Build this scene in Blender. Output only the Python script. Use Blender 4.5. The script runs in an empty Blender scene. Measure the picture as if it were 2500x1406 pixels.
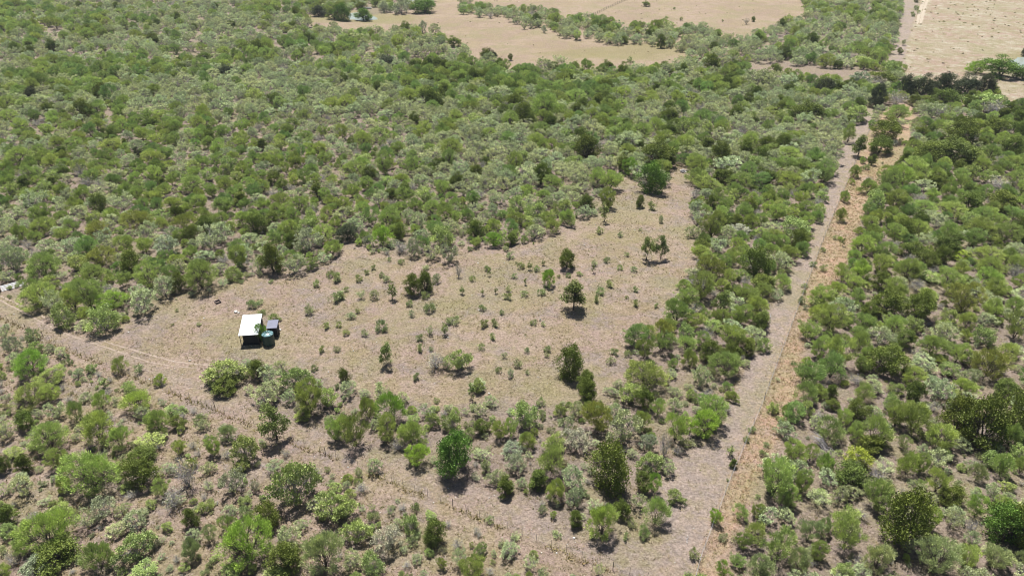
import bpy, math, random
import numpy as np
from mathutils import Vector, Matrix, Euler

# ------------------------------------------------------------------ camera, sky, sun, exposure
SC = bpy.context.scene
COL = SC.collection
CAM_H, PITCH, FPX = 64.0, math.radians(29.5), 1785.0          # drone height, look-down angle, focal length in px of 2500
cam_d = bpy.data.cameras.new('camera'); cam = bpy.data.objects.new('camera', cam_d); COL.objects.link(cam)
cam.location = (0, 0, CAM_H); cam.rotation_euler = (math.pi/2 - PITCH, 0, 0)
cam_d.sensor_width = 36; cam_d.lens = 36*FPX/2500; cam_d.clip_end = 9000; cam_d.clip_start = 0.5
SC.camera = cam

SUN_EL, SUN_AZ = math.radians(68), math.radians(-14)          # azimuth from +Y (away from camera), minus = to the left
w = bpy.data.worlds.new('World'); SC.world = w; w.use_nodes = True
nt = w.node_tree; nt.nodes.clear()
sky = nt.nodes.new('ShaderNodeTexSky'); sky.sky_type = 'NISHITA'; sky.sun_disc = False
sky.sun_elevation = SUN_EL; sky.sun_rotation = SUN_AZ; sky.air_density = 1.0; sky.dust_density = 1.2
bg = nt.nodes.new('ShaderNodeBackground'); bg.inputs['Strength'].default_value = 0.05
wo = nt.nodes.new('ShaderNodeOutputWorld')
nt.links.new(sky.outputs[0], bg.inputs[0]); nt.links.new(bg.outputs[0], wo.inputs[0])
sl = bpy.data.lights.new('sun', 'SUN'); sl.energy = 5.0; sl.angle = math.radians(0.53); sl.color = (1.0, 0.975, 0.935)
sun = bpy.data.objects.new('sun', sl); COL.objects.link(sun)
sdir = Vector((math.sin(SUN_AZ)*math.cos(SUN_EL), math.cos(SUN_AZ)*math.cos(SUN_EL), math.sin(SUN_EL)))
sun.rotation_euler = sdir.to_track_quat('Z', 'Y').to_euler(); sun.location = (0, 0, 200)
SC.view_settings.view_transform = 'Standard'; SC.view_settings.look = 'None'
SC.view_settings.exposure = 0.62; SC.view_settings.gamma = 1.0
try: SC.view_settings.use_curve_mapping = False
except Exception: pass
SC.cycles.max_bounces = 5; SC.cycles.diffuse_bounces = 1; SC.cycles.transmission_bounces = 3; SC.cycles.filter_width = 1.15

RNG = random.Random(7); NP = np.random.default_rng(7)
cP, sP = math.cos(PITCH), math.sin(PITCH)

def G(x, y, z=0.0):
    """photo pixel (of 2500x1406) -> point on the plane at height z"""
    u = (x-1250)/FPX; v = -(y-703)/FPX
    d = (u, cP+v*sP, -sP+v*cP); t = (z-CAM_H)/d[2]
    return Vector((d[0]*t, d[1]*t, z))
def PX(x, y, z=0.0):
    up = y*sP+(z-CAM_H)*cP; fw = y*cP-(z-CAM_H)*sP
    return 1250+FPX*x/fw, 703-FPX*up/fw
def PPM(x, y, z=0.0): return FPX/(y*cP-(z-CAM_H)*sP)

# ------------------------------------------------------------------ mesh and tag helpers
def npmesh(name, V, F, mat=None, attrs=None, smooth=False):
    """V (n,3); F (m,k) faces all of one size"""
    V = np.asarray(V, np.float32); F = np.asarray(F, np.int32)
    me = bpy.data.meshes.new(name); k = F.shape[1]
    me.vertices.add(len(V)); me.vertices.foreach_set('co', V.ravel())
    me.loops.add(F.size); me.loops.foreach_set('vertex_index', F.ravel())
    me.polygons.add(len(F)); me.polygons.foreach_set('loop_start', np.arange(0, F.size, k, dtype=np.int32))
    if smooth: me.polygons.foreach_set('use_smooth', np.ones(len(F), bool))
    me.update(calc_edges=True)
    for an, (typ, dat) in (attrs or {}).items():
        a = me.attributes.new(an, typ, 'POINT'); dat = np.asarray(dat, np.float32)
        a.data.foreach_set('color' if 'COLOR' in typ else ('vector' if 'VECTOR' in typ else 'value'), dat.ravel())
    if mat: me.materials.append(mat)
    return me
class MB:
    """collects boxes, tubes, prisms of one part"""
    def __init__(s): s.v = []; s.f = []
    def add(s, V, F):
        b = len(s.v); s.v += [tuple(v) for v in V]; s.f += [tuple(i+b for i in f) for f in F]; return s
    def box(s, c, d, M=None):
        V = [Vector((c[0]+sx*d[0]/2, c[1]+sy*d[1]/2, c[2]+sz*d[2]/2)) for sz in (-1, 1) for sy in (-1, 1) for sx in (-1, 1)]
        if M: V = [M @ v for v in V]
        return s.add(V, [(0,2,3,1),(4,5,7,6),(0,1,5,4),(2,6,7,3),(0,4,6,2),(1,3,7,5)])
    def tube(s, a, b, r0, r1=None, n=6, cap=True):
        a = Vector(a); b = Vector(b); r1 = r0 if r1 is None else r1
        d = (b-a).normalized(); u = d.orthogonal().normalized(); w_ = d.cross(u)
        V = [p+(u*math.cos(2*math.pi*i/n)+w_*math.sin(2*math.pi*i/n))*r for p, r in ((a, r0), (b, r1)) for i in range(n)]
        F = [(i, (i+1) % n, n+(i+1) % n, n+i) for i in range(n)]
        if cap: F += [tuple(reversed(range(n))), tuple(range(n, 2*n))]
        return s.add(V, F)
    def mesh(s, name, mat, smooth=False):
        me = bpy.data.meshes.new(name); me.from_pydata(s.v, [], s.f); me.update()
        if smooth:
            for p in me.polygons: p.use_smooth = True
        if mat: me.materials.append(mat)
        return me
def link(name, me, parent=None, loc=(0,0,0)):
    o = bpy.data.objects.new(name, me); COL.objects.link(o); o.location = loc
    if parent: o.parent = parent
    return o
def tag(o, label=None, cat=None, group=None, kind=None):
    if label: o['label'] = label
    if cat: o['category'] = cat
    if group: o['group'] = group
    if kind: o['kind'] = kind
    return o
def empty(name, loc, rz=0.0):
    o = bpy.data.objects.new(name, None); COL.objects.link(o); o.location = loc; o.rotation_euler = (0, 0, rz)
    o.empty_display_size = 0.3
    return o

# ------------------------------------------------------------------ materials
def newmat(name):
    m = bpy.data.materials.new(name); m.use_nodes = True; t = m.node_tree; t.nodes.clear()
    return m, t, t.nodes, t.links
def N(ns, typ, **kw):
    n = ns.new(typ)
    for k, v in kw.items():
        if k in n.inputs: n.inputs[k].default_value = v
        else: setattr(n, k, v)
    return n
def leaf_mat(name, source):
    """leaf colour = the plant's own tint x a per-leaf variation; source OBJECT (own objects), INSTANCER (massed bush) or VERT"""
    m, t, ns, L = newmat(name)
    out = N(ns, 'ShaderNodeOutputMaterial')
    var = N(ns, 'ShaderNodeAttribute', attribute_name='var')
    if source == 'OBJECT':
        oi = N(ns, 'ShaderNodeObjectInfo'); base = oi.outputs['Color']
    else:
        a = N(ns, 'ShaderNodeAttribute', attribute_name='tint'); a.attribute_type = 'INSTANCER' if source == 'INSTANCER' else 'GEOMETRY'
        base = a.outputs['Color']
    mul = N(ns, 'ShaderNodeMix', data_type='RGBA', blend_type='MULTIPLY'); mul.inputs[0].default_value = 1
    ramp = N(ns, 'ShaderNodeValToRGB')
    ramp.color_ramp.elements[0].position = 0; ramp.color_ramp.elements[0].color = (0.42, 0.46, 0.50, 1)
    ramp.color_ramp.elements[1].position = 1; ramp.color_ramp.elements[1].color = (1.60, 1.52, 1.30, 1)
    L.new(var.outputs['Fac'], ramp.inputs[0]); L.new(base, mul.inputs[6]); L.new(ramp.outputs[0], mul.inputs[7])
    df = N(ns, 'ShaderNodeBsdfDiffuse'); tr = N(ns, 'ShaderNodeBsdfTranslucent'); gl = N(ns, 'ShaderNodeBsdfGlossy', Roughness=0.6)
    gl.inputs[0].default_value = (1, 1, 1, 1)
    mx = N(ns, 'ShaderNodeMixShader'); mx.inputs[0].default_value = 0.15
    mx2 = N(ns, 'ShaderNodeMixShader'); mx2.inputs[0].default_value = 0.015
    L.new(mul.outputs[2], df.inputs[0]); L.new(mul.outputs[2], tr.inputs[0])
    L.new(df.outputs[0], mx.inputs[1]); L.new(tr.outputs[0], mx.inputs[2])
    L.new(mx.outputs[0], mx2.inputs[1]); L.new(gl.outputs[0], mx2.inputs[2]); L.new(mx2.outputs[0], out.inputs[0])
    return m
LEAF = leaf_mat('leaf', 'OBJECT'); LEAF_FAR = leaf_mat('leaf_massed', 'INSTANCER'); GRASS = leaf_mat('grass_blades', 'VERT')
def plain(name, col, rough=0.7, metal=0.0, noise=0.0, scale=6.0, bump=0.0, spec=0.5):
    m, t, ns, L = newmat(name); out = N(ns, 'ShaderNodeOutputMaterial'); b = N(ns, 'ShaderNodeBsdfPrincipled')
    b.inputs['Base Color'].default_value = (*col, 1); b.inputs['Roughness'].default_value = rough; b.inputs['Metallic'].default_value = metal
    b.inputs['Specular IOR Level'].default_value = spec
    L.new(b.outputs[0], out.inputs[0])
    if noise:
        tc = N(ns, 'ShaderNodeTexCoord'); nz = N(ns, 'ShaderNodeTexNoise', Scale=scale, Detail=5.0)
        L.new(tc.outputs['Object'], nz.inputs['Vector'])
        r = N(ns, 'ShaderNodeValToRGB'); r.color_ramp.elements[0].position = .3; r.color_ramp.elements[1].position = .7
        r.color_ramp.elements[0].color = (*[c*(1-noise) for c in col], 1); r.color_ramp.elements[1].color = (*[min(1, c*(1+noise)) for c in col], 1)
        L.new(nz.outputs['Fac'], r.inputs[0]); L.new(r.outputs[0], b.inputs['Base Color'])
        if bump:
            bp = N(ns, 'ShaderNodeBump', Strength=bump, Distance=0.05); L.new(nz.outputs['Fac'], bp.inputs['Height']); L.new(bp.outputs[0], b.inputs['Normal'])
    return m
BARK = plain('bark_brown', (0.085, 0.068, 0.056), 0.9, noise=0.4, scale=9)
BARK_GREY = plain('bark_grey', (0.28, 0.26, 0.24), 0.9, noise=0.35, scale=9)
BARK_DEAD = plain('dead_wood_grey', (0.36, 0.335, 0.33), 0.9, noise=0.3, scale=7)
ROOF_W = plain('white_roof_sheet', (0.84, 0.86, 0.88), 0.36, 0.0, noise=0.04, scale=2)
ROOF_G = plain('grey_roof_sheet', (0.17, 0.175, 0.23), 0.75, 0.0, noise=0.12, scale=3)
DARKWALL_SHADE = plain('dark_wall_shade', (0.012, 0.013, 0.018), 0.8, noise=0.3, scale=3)  # near-black paints the shade inside the shed; dark outhouse walls share it
POSTM = plain('weathered_post', (0.07, 0.055, 0.045), 0.9, noise=0.4, scale=8)
STEEL = plain('steel_post', (0.06, 0.055, 0.055), 0.6, 0.3, noise=0.3, scale=8)
WIREM = plain('galvanised_wire', (0.20, 0.20, 0.205), 0.6, 0.3)
WHITE = plain('white_paint', (0.78, 0.78, 0.78), 0.5, noise=0.08, scale=3)
TANKM = plain('dark_green_tank', (0.010, 0.050, 0.047), 0.42, noise=0.15, scale=2)
TANK_GLARE = plain('tank_lid_glare', (0.21, 0.36, 0.38), 0.34, noise=0.1, scale=2, spec=0.8)  # pale teal paints sun glare onto a dark green lid
RUST = plain('dark_frame_steel', (0.035, 0.025, 0.022), 0.8, noise=0.4)
RIM = plain('frame_top_edge', (0.30, 0.24, 0.22), 0.8, noise=0.2)
STONE_W = plain('pale_stone', (0.66, 0.63, 0.58), 0.9, noise=0.2, scale=4, bump=0.4)
STONE_G = plain('grey_rubble', (0.30, 0.29, 0.30), 0.9, noise=0.5, scale=3, bump=0.5)
CONC = plain('pale_concrete', (0.55, 0.54, 0.50), 0.9, noise=0.15, scale=3)
HIDE = plain('dark_hide', (0.03, 0.02, 0.016), 0.7, noise=0.3, scale=3)

def ground_mat():
    m, t, ns, L = newmat('dry_ground'); out = N(ns, 'ShaderNodeOutputMaterial'); b = N(ns, 'ShaderNodeBsdfPrincipled')
    b.inputs['Roughness'].default_value = 0.95; b.inputs['Specular IOR Level'].default_value = 0.15
    L.new(b.outputs[0], out.inputs[0])
    tc = N(ns, 'ShaderNodeTexCoord'); P = tc.outputs['Object']
    def noise(scale, detail=4.0, rough=0.55, dist=0.0, off=0.0):
        mp = N(ns, 'ShaderNodeMapping'); mp.inputs['Location'].default_value = (off, off*1.7, 0); L.new(P, mp.inputs[0])
        n = N(ns, 'ShaderNodeTexNoise', Scale=scale, Detail=detail, Roughness=rough, Distortion=dist); L.new(mp.outputs[0], n.inputs['Vector'])
        return n.outputs['Fac']
    def ramp(fac, a, c, lo=(0,0,0), hi=(1,1,1)):
        r = N(ns, 'ShaderNodeValToRGB'); e = r.color_ramp.elements
        e[0].position = a; e[1].position = c; e[0].color = (*lo, 1); e[1].color = (*hi, 1)
        L.new(fac, r.inputs[0]); return r.outputs[0]
    def mix(fac, A, B):
        x = N(ns, 'ShaderNodeMix', data_type='RGBA')
        if isinstance(fac, float): x.inputs[0].default_value = fac
        else: L.new(fac, x.inputs[0])
        for i, v in ((6, A), (7, B)):
            if isinstance(v, tuple): x.inputs[i].default_value = (*v, 1)
            else: L.new(v, x.inputs[i])
        return x.outputs[2]
    def math_(op, a, c):
        x = N(ns, 'ShaderNodeMath', operation=op)
        for i, v in ((0, a), (1, c)):
            if isinstance(v, (int, float)): x.inputs[i].default_value = v
            else: L.new(v, x.inputs[i])
        return x.outputs[0]
    z1 = N(ns, 'ShaderNodeAttribute', attribute_name='zone_a'); s1 = N(ns, 'ShaderNodeSeparateColor'); L.new(z1.outputs['Color'], s1.inputs[0])
    z2 = N(ns, 'ShaderNodeAttribute', attribute_name='zone_b'); s2 = N(ns, 'ShaderNodeSeparateColor'); L.new(z2.outputs['Color'], s2.inputs[0])
    ragged = noise(1.1, 5, .65)
    def mask(ch, soft=0.16, amp=0.8):
        v = math_('ADD', ch, math_('MULTIPLY', math_('SUBTRACT', ragged, 0.5), amp))
        return ramp(v, 0.5-soft, 0.5+soft)
    # the soil: tan, pinkish, lavender-grey and straw patches at several sizes
    c = mix(ramp(noise(.055, 5, .6), .44, .56), (0.335, 0.258, 0.212), (0.312, 0.234, 0.202))
    c = mix(math_('MULTIPLY', ramp(noise(.13, 5, .65, .4, 31), .50, .58), 0.75), c, (0.245, 0.205, 0.192))
    straw = ramp(noise(.17, 6, .7, .5, 77), .48, .58)
    c = mix(math_('MULTIPLY', straw, 0.5), c, (0.272, 0.222, 0.118))
    c = mix(math_('MULTIPLY', ramp(noise(.75, 6, .75, .3, 13), .49, .60), 0.6), c, (0.200, 0.165, 0.105))
    c = mix(math_('MULTIPLY', ramp(noise(.38, 6, .7, .3, 113), .53, .62), 0.55), c, (0.385, 0.310, 0.245))
    # zones
    ff = mix(ramp(noise(.035, 6, .7, .5, 5), .44, .56), (0.345, 0.266, 0.208), (0.298, 0.226, 0.174))
    ff = mix(math_('MULTIPLY', ramp(noise(.09, 6, .72, .6, 15), .49, .57), 0.5), ff, (0.300, 0.250, 0.145))
    ff = mix(math_('MULTIPLY', ramp(noise(.30, 6, .75, .3, 25), .50, .58), 0.5), ff, (0.240, 0.190, 0.130))
    c = mix(mask(s1.outputs[2]), c, ff)     # open far field
    f2 = mix(ramp(noise(.05, 6, .7, .5, 9), .46, .54), (0.340, 0.250, 0.205), (0.340, 0.288, 0.212))
    f2 = mix(math_('MULTIPLY', ramp(noise(.16, 6, .72, .6, 33), .50, .57), 0.8), f2, (0.430, 0.395, 0.315))
    f2 = mix(math_('MULTIPLY', ramp(noise(.30, 6, .75, .4, 43), .51, .58), 0.75), f2, (0.235, 0.205, 0.115))
    c = mix(mask(s2.outputs[1]), c, f2)                                                                                          # field on the right
    c = mix(mask(s1.outputs[0]), c, mix(ramp(noise(.5, 5, .7, 0, 41), .42, .58), (0.345, 0.278, 0.240), (0.275, 0.228, 0.205)))   # gravelly firebreak
    red = mix(ramp(noise(.45, 5, .7, .4, 51), .40, .62), (0.409, 0.268, 0.198), (0.398, 0.308, 0.204))
    red = mix(math_('MULTIPLY', ramp(noise(.8, 5, .7, 0, 61), .52, .68), 0.8), red, (0.241, 0.222, 0.114))
    red = mix(math_('MULTIPLY', ramp(noise(.28, 5, .7, 0, 64), .52, .66), 0.7), red, (0.370, 0.279, 0.246))
    c = mix(mask(s1.outputs[1], .34, 1.3), c, red)                                                                                    # russet dry grass
    c = mix(math_('MULTIPLY', mask(s2.outputs[0], .45, 1.4), 0.5), c, (0.198, 0.198, 0.062))                                            # green flush
    c = mix(math_('MULTIPLY', mask(s2.outputs[2], .3), 0.7), c, (0.198, 0.165, 0.150))                                            # leaf litter under bush
    # fine grain: pale crumbs, dark specks painted as tuft shade and low dry tufts
    g = noise(2.6, 7, .78, 0, 3)
    c = mix(math_('MULTIPLY', ramp(noise(.42, 6, .72, .6, 23), .50, .60), 0.36), c, (0.245, 0.215, 0.100))
    c = mix(math_('MULTIPLY', ramp(noise(.06, 6, .7, .4, 57), .50, .60), 0.45), c, (0.235, 0.225, 0.110))
    c = mix(math_('MULTIPLY', ramp(noise(4.5, 4, .7, 0, 71), .56, .64), 0.8), c, (0.105, 0.085, 0.055))
    c = mix(math_('MULTIPLY', ramp(noise(5.5, 3, .6, 0, 91), .60, .68), 0.7), c, (0.46, 0.40, 0.33))
    c2 = N(ns, 'ShaderNodeMix', data_type='RGBA', blend_type='MULTIPLY'); c2.inputs[0].default_value = 1
    L.new(c, c2.inputs[6]); L.new(ramp(g, .34, .64, (0.55, 0.52, 0.47), (1.28, 1.26, 1.24)), c2.inputs[7])
    L.new(c2.outputs[2], b.inputs['Base Color'])
    hb = math_('ADD', math_('MULTIPLY', g, 0.7), noise(1.3, 5, .7, 0, 19))
    bp = N(ns, 'ShaderNodeBump', Strength=1.0, Distance=0.35); L.new(hb, bp.inputs['Height']); L.new(bp.outputs[0], b.inputs['Normal'])
    return m
GROUND = ground_mat()

# ------------------------------------------------------------------ layout polygons, in photo pixels on the ground
FENCE_L = [(-60, 750), (20, 782), (134, 838), (353, 930), (484, 981), (850, 1130), (1343, 1332), (1500, 1392), (1690, 1440)]
FENCE_R = [(1690, 1440), (1712, 1360), (1780, 1180), (1862, 985), (1962, 715), (2012, 580), (2060, 465), (2110, 345), (2150, 262)]
CLEAR = [(-60, 700), (20, 735), (70, 757), (140, 795), (230, 815), (300, 790), (390, 745), (520, 712), (640, 676), (770, 655), (850, 610), (930, 622), (1000, 635),
         (1060, 640), (1130, 600), (1250, 615), (1330, 585), (1400, 540), (1480, 520), (1500, 440), (1530, 432), (1600, 470), (1640, 405), (1690, 405), (1688, 560), (1705, 625),
         (1680, 690), (1640, 765), (1545, 850), (1520, 930), (1440, 985), (1330, 990), (1200, 985), (1050, 1000), (900, 960), (790, 925), (700, 905), (600, 885),
         (520, 905), (500, 960), (640, 1030), (720, 1075), (840, 1110), (980, 1150), (1100, 1200), (1230, 1225), (1400, 1300), (1480, 1330), (1560, 1330), (1640, 1340), (1690, 1420), (1500, 1400),
         (1343, 1336), (850, 1138), (484, 988), (353, 936), (134, 845), (20, 790), (-60, 760)]
BREAK = [(1620, 1345), (1600, 1200), (1640, 1120), (1740, 1080), (1785, 990), (1830, 880), (1865, 800), (1895, 735), (1935, 660), (1975, 590), (2010, 500), (2022, 440), (2050, 360), (2062, 320), (2095, 270), (2150, 255), (2110, 345), (2060, 465), (2012, 580), (1962, 715), (1862, 985), (1780, 1180), (1712, 1360), (1690, 1440)]
REDS = [(1690, 1440), (1712, 1360), (1780, 1180), (1862, 985), (1962, 715), (2012, 580), (2060, 465), (2110, 345), (2150, 270), (2225, 245), (2240, 300), (2200, 390), (2150, 440), (2130, 500), (2090, 570), (2070, 640), (2040, 700), (1990, 745), (1970, 800), (1962, 870), (1965, 960), (1930, 1020), (1900, 1090), (1850, 1180), (1830, 1250), (1790, 1320), (1770, 1440)]
FIELD1 = [(730, 36), (760, 66), (830, 80), (930, 84), (1010, 80), (1085, 108), (1140, 130), (1205, 168), (1260, 182), (1400, 170), (1470, 186), (1600, 178), (1690, 150), (1800, 142), (1850, 86), (1975, 46), (1925, -70), (1065, -70), (1060, 20), (900, 40), (860, 24), (800, 36)]
STRIPS = [[(1118, 14), (1150, 12), (1240, 27), (1240, 44), (1180, 46), (1130, 36)],
          [(1235, 32), (1330, 28), (1370, 52), (1450, 48), (1530, 72), (1620, 68), (1700, 74), (1780, 92), (1835, 122), (1820, 138), (1700, 150), (1640, 122), (1590, 113), (1500, 112), (1400, 96), (1370, 92), (1330, 66), (1290, 70), (1240, 54)]]
BLOCK = [(1845, 80), (1990, 34), (1925, -70), (2210, -70), (2197, 100), (2165, 160), (2050, 160), (1860, 148)]
GAPS = [[(1815, 146), (1870, 160), (2160, 172), (2190, 190), (2140, 225), (2090, 222), (1940, 196), (1830, 200)],
        [(1010, 145), (1060, 150), (1070, 160), (1020, 160)],
        [(1052, 320), (1068, 330), (1072, 395), (1060, 390)], [(400, 460), (540, 440), (545, 455), (420, 480)],
        [(1470, 420), (1530, 415), (1530, 440), (1470, 440)], [(2040, 1090), (2090, 1070), (2110, 1110), (2060, 1130)],
        [(460, 510), (540, 500), (545, 520), (470, 540)], [(690, 200), (740, 195), (745, 203), (700, 208)], [(-120, 692), (72, 690), (80, 762), (-120, 740)]]
FARBREAK = [(2160, 165), (2190, 100), (2205, 0), (2212, -70), (2262, -70), (2240, 20), (2215, 100), (2203, 182)]
FIELD2 = [(2190, 190), (2215, 100), (2240, 20), (2262, -70), (2900, -70), (2900, 275), (2440, 250), (2425, 225), (2230, 215), (2200, 205)]
PONDS = [[(848, 34), (868, 31), (888, 33), (918, 43), (922, 48), (885, 51), (852, 48)], [(990, 2), (1012, -2), (1018, 7), (998, 9)], [(2462, 150), (2500, 138), (2600, 130), (2600, 165), (2480, 168)]]
GREENS = [[(730, 45), (800, 52), (930, 60), (1010, 55), (1020, 40), (940, 35), (925, 20), (900, 14), (880, 25), (840, 28), (800, 40)], [(2440, 140), (2460, 128), (2700, 115), (2700, 170), (2480, 172)],
          [(1260, 135), (1640, 100), (1700, 120), (1600, 150), (1400, 142)], [(1420, 575), (1560, 560), (1600, 590), (1480, 620)], [(2170, 400), (2140, 440), (2110, 430), (2150, 350), (2200, 300)]]

def inside(poly, X, Y):
    """even-odd test of many pixels"""
    r = np.zeros(np.shape(X), bool); n = len(poly)
    for i in range(n):
        x0, y0 = poly[i]; x1, y1 = poly[(i+1) % n]
        if y0 == y1: continue
        c = ((y0 > Y) != (y1 > Y)) & (X < (x1-x0)*(Y-y0)/(y1-y0)+x0)
        r ^= c
    return r
def inside1(poly, x, y): return bool(inside(poly, np.array([x]), np.array([y]))[0])

# ------------------------------------------------------------------ ground, track, water
def axis(lo, hi, step, grow, far):
    a = list(np.arange(lo, hi+1e-6, step)); s = step
    while a[-1] < far: s *= grow; a.append(a[-1]+s)
    s = step; b = []
    x = lo
    return a
ys = [-600, -250, -100, -40, 0, 20]; y = 34.0
while y < 700: ys.append(y); y += 0.55+max(0, (y-60))*0.0052
s = 6.0
while y < 6000: ys.append(y); y += s; s *= 1.35
xs = list(np.arange(-130, 130.1, 0.7)); s = 0.8
while xs[-1] < 6000: xs.append(xs[-1]+s); s = min(s*1.02, 2.4) if xs[-1] < 480 else s*1.5
s = 0.8
while xs[0] > -6000: xs.insert(0, xs[0]-s); s = min(s*1.02, 2.4) if xs[0] > -480 else s*1.5
xs = np.array(xs); ys = np.array(ys, float)
GX, GY = np.meshgrid(xs, ys)
V = np.stack([GX.ravel(), GY.ravel(), np.zeros(GX.size)], 1)
nx, ny = len(xs), len(ys)
ii = (np.arange(ny-1)[:, None]*nx+np.arange(nx-1)[None, :]).ravel()
F = np.stack([ii, ii+1, ii+nx+1, ii+nx], 1)
def zone(polys, jit=0.7, ns=6):
    acc = np.zeros(len(V)); r = np.random.default_rng(3)
    for k in range(ns):
        dx, dy = r.normal(0, jit, 2)
        gy = V[:, 1]+dy; fw = np.maximum(gy*cP+CAM_H*sP, 1.0)
        X = 1250+FPX*(V[:, 0]+dx)/fw; Y = 703-FPX*(gy*sP-CAM_H*cP)/fw
        bad = gy < 5
        h = np.zeros(len(V), bool)
        for p in polys: h |= inside(p, X, Y)
        acc += h & ~bad
    return acc/ns
OUTSIDE = [(x, y-40) for x, y in FENCE_L]+[(1690, 1800), (-900, 1800), (-900, 740)]
OPEN = zone([CLEAR, BREAK, REDS, FIELD1, FIELD2, FARBREAK, OUTSIDE], 1.0, 3)
FBAND = [(x, y-34-.030*max(x, 0)) for x, y in FENCE_L]+[(x, y-4) for x, y in reversed(FENCE_L)]
za = np.stack([np.maximum(zone([BREAK, FARBREAK]), .62*zone([FBAND], 1.0)), zone([REDS]), zone([FIELD1]+GAPS[:1], 2.0), np.ones(len(V))], 1)
zb = np.stack([zone(GREENS, 2.0), zone([FIELD2], 1.0), 0.62*(1-OPEN), np.ones(len(V))], 1)
ground = link('ground', npmesh('ground', V, F, GROUND, {'zone_a': ('FLOAT_COLOR', za), 'zone_b': ('FLOAT_COLOR', zb)}))
tag(ground, kind='structure')

def resample(pts, step):
    P = [Vector(p) for p in pts]; out = [P[0]]
    for a, b in zip(P, P[1:]):
        n = max(1, int((b-a).length/step))
        out += [a.lerp(b, (i+1)/n) for i in range(n)]
    return out
def ribbon(name, pts, width, z, mat, rag=0.35, step=0.5):
    P = resample(pts, step); V = []; Fq = []
    for i, p in enumerate(P):
        d = (P[min(i+1, len(P)-1)]-P[max(i-1, 0)]).normalized(); n = Vector((-d.y, d.x, 0))
        e = min(1, i/6, (len(P)-1-i)/6)
        a, b = [width/2*(1+RNG.uniform(-rag, rag))*max(e, .12) for _ in (0, 1)]
        V += [(p+n*a+Vector((0, 0, z)))[:], (p-n*b+Vector((0, 0, z)))[:]]
        if i: Fq.append((2*i-2, 2*i-1, 2*i+1, 2*i))
    return tag(link(name, npmesh(name, V, Fq, mat)), kind='structure')
TRACKM = plain('bare_track_soil', (0.300, 0.238, 0.192), 0.95, noise=0.22, scale=2.2, bump=0.3, spec=0.1)
SANDM = plain('pale_track_sand', (0.39, 0.33, 0.255), 0.95, noise=0.15, scale=1.2, bump=0.3, spec=0.1)
ribbon('wheel_track', [G(*p) for p in [(-60, 690), (0, 722), (60, 750), (110, 775), (167, 800), (210, 816), (266, 837), (314, 851), (370, 867), (426, 882), (487, 890), (560, 893)]], 0.26, 0.005, TRACKM, 0.6)
ribbon('wheel_track', [G(*p) for p in [(-60, 700), (0, 733), (60, 764), (127, 800), (170, 818), (218, 835), (274, 853), (330, 872), (370, 885), (426, 894), (500, 900)]], 0.24, 0.005, TRACKM, 0.6)
for dx in (-4.5, 4.0):
    ribbon('wheel_track', [G(x+dx, y) for x, y in [(2243, 62), (2248, 40), (2256, 12), (2264, -10), (2285, -60)]], 1.5, 0.006, SANDM, 0.35, 2.0)
def water_mat():
    m, t, ns, L = newmat('pond_water'); out = N(ns, 'ShaderNodeOutputMaterial'); b = N(ns, 'ShaderNodeBsdfPrincipled')
    b.inputs['Base Color'].default_value = (0.30, 0.33, 0.28, 1); b.inputs['Roughness'].default_value = 0.22
    nz = N(ns, 'ShaderNodeTexNoise', Scale=2.5, Detail=3.0); tc = N(ns, 'ShaderNodeTexCoord'); L.new(tc.outputs['Object'], nz.inputs['Vector'])
    bp = N(ns, 'ShaderNodeBump', Strength=0.15, Distance=0.03); L.new(nz.outputs['Fac'], bp.inputs['Height']); L.new(bp.outputs[0], b.inputs['Normal'])
    L.new(b.outputs[0], out.inputs[0]); return m
WATER = water_mat()
for p in PONDS:
    pts = resample([G(*q) for q in p]+[G(*p[0])], 1.5)[:-1]
    pts = [q+Vector((RNG.uniform(-.4, .4), RNG.uniform(-.6, .6), 0.008)) for q in pts]
    me = bpy.data.meshes.new('pond_water'); me.from_pydata([q[:] for q in pts], [], [tuple(range(len(pts)))]); me.materials.append(WATER)
    tag(link('pond_water', me), kind='structure')

# ------------------------------------------------------------------ plant prototypes
def tubes(segs, n=4):
    """segs: list of (a, b, ra, rb) -> tapered tubes as arrays"""
    A = np.array([s[0] for s in segs], float); B = np.array([s[1] for s in segs], float)
    ra = np.array([s[2] for s in segs]); rb = np.array([s[3] for s in segs])
    d = B-A; d /= np.linalg.norm(d, axis=1, keepdims=True)+1e-9
    ref = np.where(np.abs(d[:, 2:3]) > .9, np.array([[1., 0, 0]]), np.array([[0, 0, 1.]]))
    u = np.cross(d, ref); u /= np.linalg.norm(u, axis=1, keepdims=True)+1e-9; w_ = np.cross(d, u)
    Vs = []
    for P, r in ((A, ra), (B, rb)):
        for i in range(n):
            a = 2*math.pi*i/n
            Vs.append(P+(u*math.cos(a)+w_*math.sin(a))*r[:, None])
    V = np.stack(Vs, 1).reshape(-1, 3); m = len(segs); base = (np.arange(m)*2*n)[:, None]
    F = np.concatenate([base+np.array([[i, (i+1) % n, n+(i+1) % n, n+i]]) for i in range(n)], 0)
    return V, F
def leaves(P, D, ln, wd, r):
    """one narrow quad per leaf or leaf spray: P base, D direction, ln length, wd width"""
    n = len(P); D = D/(np.linalg.norm(D, axis=1, keepdims=True)+1e-9)
    s = np.cross(D, r.normal(size=(n, 3))); s /= np.linalg.norm(s, axis=1, keepdims=True)+1e-9
    L_ = (ln*r.uniform(.6, 1.4, n))[:, None]; W_ = (wd*r.uniform(.6, 1.4, n))[:, None]
    a = P-s*W_*.35; b = P+s*W_*.35; c = P+D*L_*.6+s*W_*.5; e = P+D*L_; f = P+D*L_*.6-s*W_*.5
    V = np.stack([P, c, e, f], 1).reshape(-1, 3)
    F = np.arange(4*n).reshape(-1, 4)
    return V, F
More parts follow.
